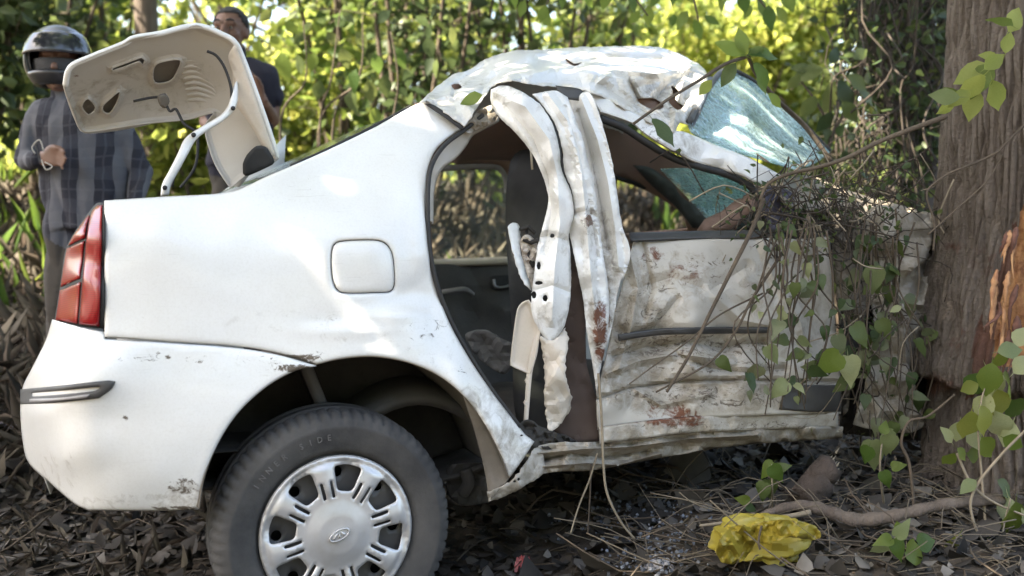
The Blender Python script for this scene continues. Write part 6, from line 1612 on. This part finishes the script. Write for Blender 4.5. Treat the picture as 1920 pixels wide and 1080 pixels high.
leafy_plant('broad_leaved_plant', 'yellowish broad-leaved plant climbing the right side of the trunk foot', [(1840, 700, -30, 46), (1850, 690, 30, 60), (1870, 660, 50, -10), (1860, 680, -8, 64), (1880, 700, 34, 40), (1800, 790, -8, 40), (1822, 770, -10, 60), (1838, 760, 20, 60), (1865, 770, 20, 56), (1890, 750, 36, 40), (1785, 830, -14, -30), (1795, 840, 20, 24), (1812, 850, 34, 8), (1840, 820, 26, 40), (1880, 820, 40, 20), (1900, 700, 34, -34), (1905, 650, 20, -40), (1790, 850, -22, 26), (1835, 720, -36, 14), (1858, 740, -30, 44), (1900, 790, -20, 50), (1870, 730, 10, 60), (1890, 660, -30, 30), (1815, 800, 24, 44)], [(1840, 880), (1835, 780), (1860, 680)], 3.0, 'oval', ['leaf_yellow', 'leaf_pale', 'leaf'], 13, g_, 1.35)
g_, dg_ = ground_hit(1890, 1060)
leafy_plant('broad_leaved_plant', 'drooping broad leaves in the bottom right corner', [(1890, 930, 14, 70), (1905, 940, -6, 84), (1870, 900, 30, 34), (1850, 1010, -40, 24), (1860, 1030, 40, 24), (1800, 1000, -24, 44), (1810, 1010, 26, 40), (1830, 900, -30, 20), (1880, 1040, 40, 16), (1770, 1050, 40, 16)], [(1880, 1000), (1895, 935)], 2.95, 'oval', ['leaf_yellow', 'leaf_pale', 'leaf_dark'], 14, g_, 1.25)
g_, dg_ = ground_hit(1450, 960)
leafy_plant('seedling', 'dark seedling in the shade below the sill', [(1450, 868, -26, 30), (1446, 874, 26, 34), (1440, 900, 6, 44), (1456, 880, 30, -10), (1434, 905, -10, 40), (1405, 940, -30, -6), (1400, 948, 20, 12)], [(1448, 920), (1448, 870)], dg_ - .15, 'heart', ['leaf_dark', 'leaf'], 15, g_)
px_branch('looping_stem', 'long pale looping creeper stem at the bottom right', 'stem', [(1930, 800), (1880, 850), (1835, 905), (1820, 950), (1840, 1010), (1880, 1030), (1930, 1060)], .004, .0035, M['twig_pale'], 2.93)
px_branch('looping_stem', 'pale stem curving under the broad yellowish leaves', 'stem', [(1795, 850), (1820, 905), (1860, 940), (1930, 970)], .004, .003, M['twig_pale'], 2.96)
px_branch('looping_stem', 'upright bent stem beside the three-leaved seedling', 'stem', [(1715, 960), (1705, 870), (1690, 830), (1705, 790), (1740, 780), (1790, 740)], .005, .003, M['twig'], 3.05)

# ------------------------------------------------------------------ dangling roots under the rear door
px_branch('dangling_creeper', 'pale creeper strand hanging from the sill below the rear door', 'stem', [(1122, 700), (1128, 780), (1132, 880), (1140, 930), (1165, 980), (1190, 1010)], .004, .003, M['twig_pale'], lambda u, v: depth_t(u, .02))
px_branch('dangling_creeper', 'forked thin strand hanging left of the pale creeper', 'stem', [(1120, 850), (1105, 900), (1085, 950), (1070, 1000)], .003, .002, M['twig_pale'], lambda u, v: depth_t(u, .04))
px_branch('dangling_creeper', 'straight dark strand hanging between the two pale ones', 'stem', [(1108, 870), (1106, 930), (1102, 1000)], .003, .002, M['twig'], lambda u, v: depth_t(u, .05))

# ------------------------------------------------------------------ litter on the ground
R8 = np.random.default_rng(808)
n = 26000; big = np.r_[np.zeros(25600), np.ones(400)]
xx = R8.uniform(-3.2, 3.4, n); yy = R8.uniform(-1.2, 3.2, n)
k = (tcar(xx, yy) < 2.3)
xx, yy, big = xx[k], yy[k], big[k]; n = len(xx)
ax = rand_dirs(R8, n); ax[:, 2] *= .35
tag(leaf_cloud('leaf_litter', np.c_[xx, yy, ground_z(xx, yy) + R8.uniform(0, .03, n)], ax, R8.uniform(.022, .075, n) * (1 + big * 1.6), 1.2, M['leaf_dry'], None, 81, roll=np.tile([0, 0, 1.0], (n, 1))), 'brown and grey dead leaves covering the ground', 'leaves', kind='stuff')
lst = []
for k in range(2600):
    x, y = R8.uniform(-3.0, 3.2), R8.uniform(-1.0, 3.0)
    a = R8.uniform(0, 2 * math.pi); ln = R8.uniform(.06, .30); z0 = gz(x, y) + R8.uniform(.002, .04)
    e = np.array([math.cos(a), math.sin(a), R8.normal() * .22]) * ln; p = np.array([x, y, z0]); m_ = p + e / 2 + R8.normal(size=3) * ln * .12
    S = smooth3([p, m_, p + e], 2); lst.append((S, np.full(len(S), R8.uniform(.0012, .004))))
tag(multi_tube('twig_litter', lst, M['twig'], None, 4), 'thin dry twigs strewn over the ground', 'twigs', kind='stuff')
M['stalk'] = simple_mat('dry_stalk', (.19, .155, .11), (.09, .072, .052), 6, .9)
lst = []
for k in range(380):
    u, v = R8.uniform(1180, 1930), R8.uniform(880, 1085)
    p, d = ground_hit(u, v); p = np.array(p) + [0, 0, R8.uniform(.0, .03)]
    a = R8.uniform(0, 2 * math.pi); ln = R8.uniform(.10, .35); e = np.array([math.cos(a), math.sin(a) * .6, R8.normal() * .25]) * ln
    S = smooth3([p, p + e / 2 + R8.normal(size=3) * ln * .14, p + e], 3); lst.append((S, np.full(len(S), R8.uniform(.0008, .0022))))
tag(multi_tube('dry_stalks', lst, M['stalk'], None, 4), 'pale dry stalks matted around the trunk foot', 'twigs', kind='stuff')
grass('dead_grass', 2500, (-3.2, -.9), (-.6, 3.0), (.06, .16), M['straw'], 83, lambda x, y: (tcar(x, y) < 1.9), 2.0, 'short dead grass left of the rear bumper')

# crumbs of broken safety glass below the sill
lst_v, lst_f = [], []
for k in range(420):
    u, v = R8.normal(1215, 60), R8.uniform(930, 1085)
    p, d = ground_hit(u, v); p = np.array(p) + [R8.normal() * .03, R8.normal() * .06, .012 + R8.uniform(0, .02)]
    e = R8.uniform(.0016, .0045); b = len(lst_v); R_ = R8.normal(size=(3, 3)); q_, _ = np.linalg.qr(R_)
    for c_ in [(-1,-1,-1),(1,-1,-1),(1,1,-1),(-1,1,-1),(-1,-1,1),(1,-1,1),(1,1,1),(-1,1,1)]: lst_v.append(p + q_ @ np.array(c_) * e)
    lst_f += [tuple(b + i for i in f) for f in ((3,2,1,0), (4,5,6,7), (0,1,5,4), (1,2,6,5), (2,3,7,6), (3,0,4,7))]
tag(mesh_obj('glass_crumbs', lst_v, lst_f, simple_mat('glass_crumb', (.17, .185, .21), (.10, .11, .13), 60, .15), None, smooth=False), 'bluish crumbs of broken glass scattered below the front door', 'glass', kind='stuff')
# ------------------------------------------------------------------ rubbish
g_, d_ = ground_hit(1440, 1052)
bag = empty('plastic_bag', g_, 'crumpled yellow plastic bag on the ground below the fallen branch', 'bag')
M['bag'] = leaf_mat('yellow_plastic', [(0.0, (0.27, 0.21, 0.03)), (0.6, (0.36, 0.295, 0.05)), (1.0, (0.42, 0.38, 0.18))], 0.15, 0.32)
bv, bf = [], []; n_, m_ = 72, 44
d_ -= .06; cx_ = W(1440, 1019, d_)
for j in range(m_ + 1):
    th = math.pi * j / m_
    for i in range(n_):
        ph = 2 * math.pi * i / n_
        d = Vector((math.sin(th) * math.cos(ph), math.sin(th) * math.sin(ph), math.cos(th)))
        sq = Vector((math.copysign(abs(d.x) ** .7, d.x), math.copysign(abs(d.y) ** .8, d.y), math.copysign(abs(d.z) ** .75, d.z)))
        ab_ = np.array([[((ph + math.pi / 2) % (2 * math.pi)) * 46, th * 60]]); k = 1 + .20 * float(_facet(ab_, 34, 5)[0]) + .17 * float(_facet(ab_, 14, 9)[0]) + .10 * mnoise.noise(d * 1.6 + Vector((3, 5, 1)))
        bv.append((cx_.x + sq.x * .120 * k, cx_.y + .05 + sq.y * .08 * k, max(cx_.z + sq.z * .050 * k, gz(cx_.x + sq.x * .12, cx_.y + sq.y * .08) + .002)))
for j in range(m_):
    for i in range(n_): bf.append((j*n_+i, j*n_+(i+1) % n_, (j+1)*n_+(i+1) % n_, (j+1)*n_+i))
bag_o = mesh_obj('film', bv, [f[::-1] for f in bf], M['bag'], bag, attrs={'tint': [.5 + .5 * mnoise.noise(Vector(p) * 14) for p in bv]})
bag_o.data.set_sharp_from_angle(angle=math.radians(14))
tube('tie_string', smooth3([W(1428, 985, d_ - .09), W(1422, 1015, d_ - .10), W(1425, 1030, d_ - .10)], 4), .003, M['twig'], bag, 5)
for nm_, ol_, dd_ in (('bag_mouth', [(1344, 1042), (1352, 1006), (1384, 984), (1418, 1000), (1402, 1042), (1370, 1058)], .10), ('loose_flap', [(1400, 992), (1460, 974), (1528, 986), (1534, 1012), (1480, 1008), (1430, 1020)], .09)):
    panel(nm_, bag, ol_, [(u, v, d_ - dd_ + .03 * math.sin(u * .05)) for u, v in ol_], M['bag'], step=5, crum=(.045, .03, 12), thick=.0012, jag=2, place=lambda u, v, t: W(u, v, t))
    at_ = bag.children[-1].data.attributes.new('tint', 'FLOAT', 'POINT'); at_.data.foreach_set('value', [.45] * len(bag.children[-1].data.vertices))
def scrap(name, label, cat, u, v, w, h, dep, col, seed, d_off=0.0):
    g, d = ground_hit(u, v)
    root = empty(name, g, label, cat)
    m = simple_mat(name + '_film', col[0], col[1], 30, .35, coat=.3)
    n_, m_ = 20, 12; vs_, fs_ = [], []
    for j in range(m_ + 1):
        for i in range(n_ + 1):
            a, b = i / n_ - .5, j / m_ - .5
            zz = .5 * h * (1 - 4 * a * a) + .6 * h * crumple((a * 3, b * 3), 1.3, seed)
            vs_.append((g.x + a * w, g.y + b * dep, g.z + .01 + max(zz, 0)))
    for j in range(m_):
        for i in range(n_): fs_.append((j*(n_+1)+i, j*(n_+1)+i+1, (j+1)*(n_+1)+i+1, (j+1)*(n_+1)+i))
    o = mesh_obj('crumpled_film', vs_, fs_, m, root, smooth=False); s = o.modifiers.new('s', 'SOLIDIFY'); s.thickness = .002
    return root
scrap('wrapper', 'small red wrapper on the ground right of the rear wheel', 'wrapper', 980, 1074, .05, .05, .05, ((.42, .02, .03), (.55, .25, .25)), 3)
scrap('cloth_scrap', 'white and blue cloth scrap left of the rear bumper', 'cloth', 8, 806, .14, .045, .16, ((.55, .55, .62), (.22, .22, .40)), 4)
scrap('wrapper', 'faded yellow wrapper in the dry grass at the left edge', 'wrapper', 8, 608, .09, .02, .06, ((.45, .30, .05), (.30, .20, .05)), 5)
scrap('wrapper', 'white scrap lying on the straw seen through the rear window', 'wrapper', 843, 405, .10, .05, .08, ((.7, .7, .68), (.5, .5, .5)), 6)
scrap('wrapper', 'pale scrap caught among stems left of the trunk', 'wrapper', 1240, 1070, .09, .03, .08, ((.38, .36, .36), (.26, .25, .25)), 7)
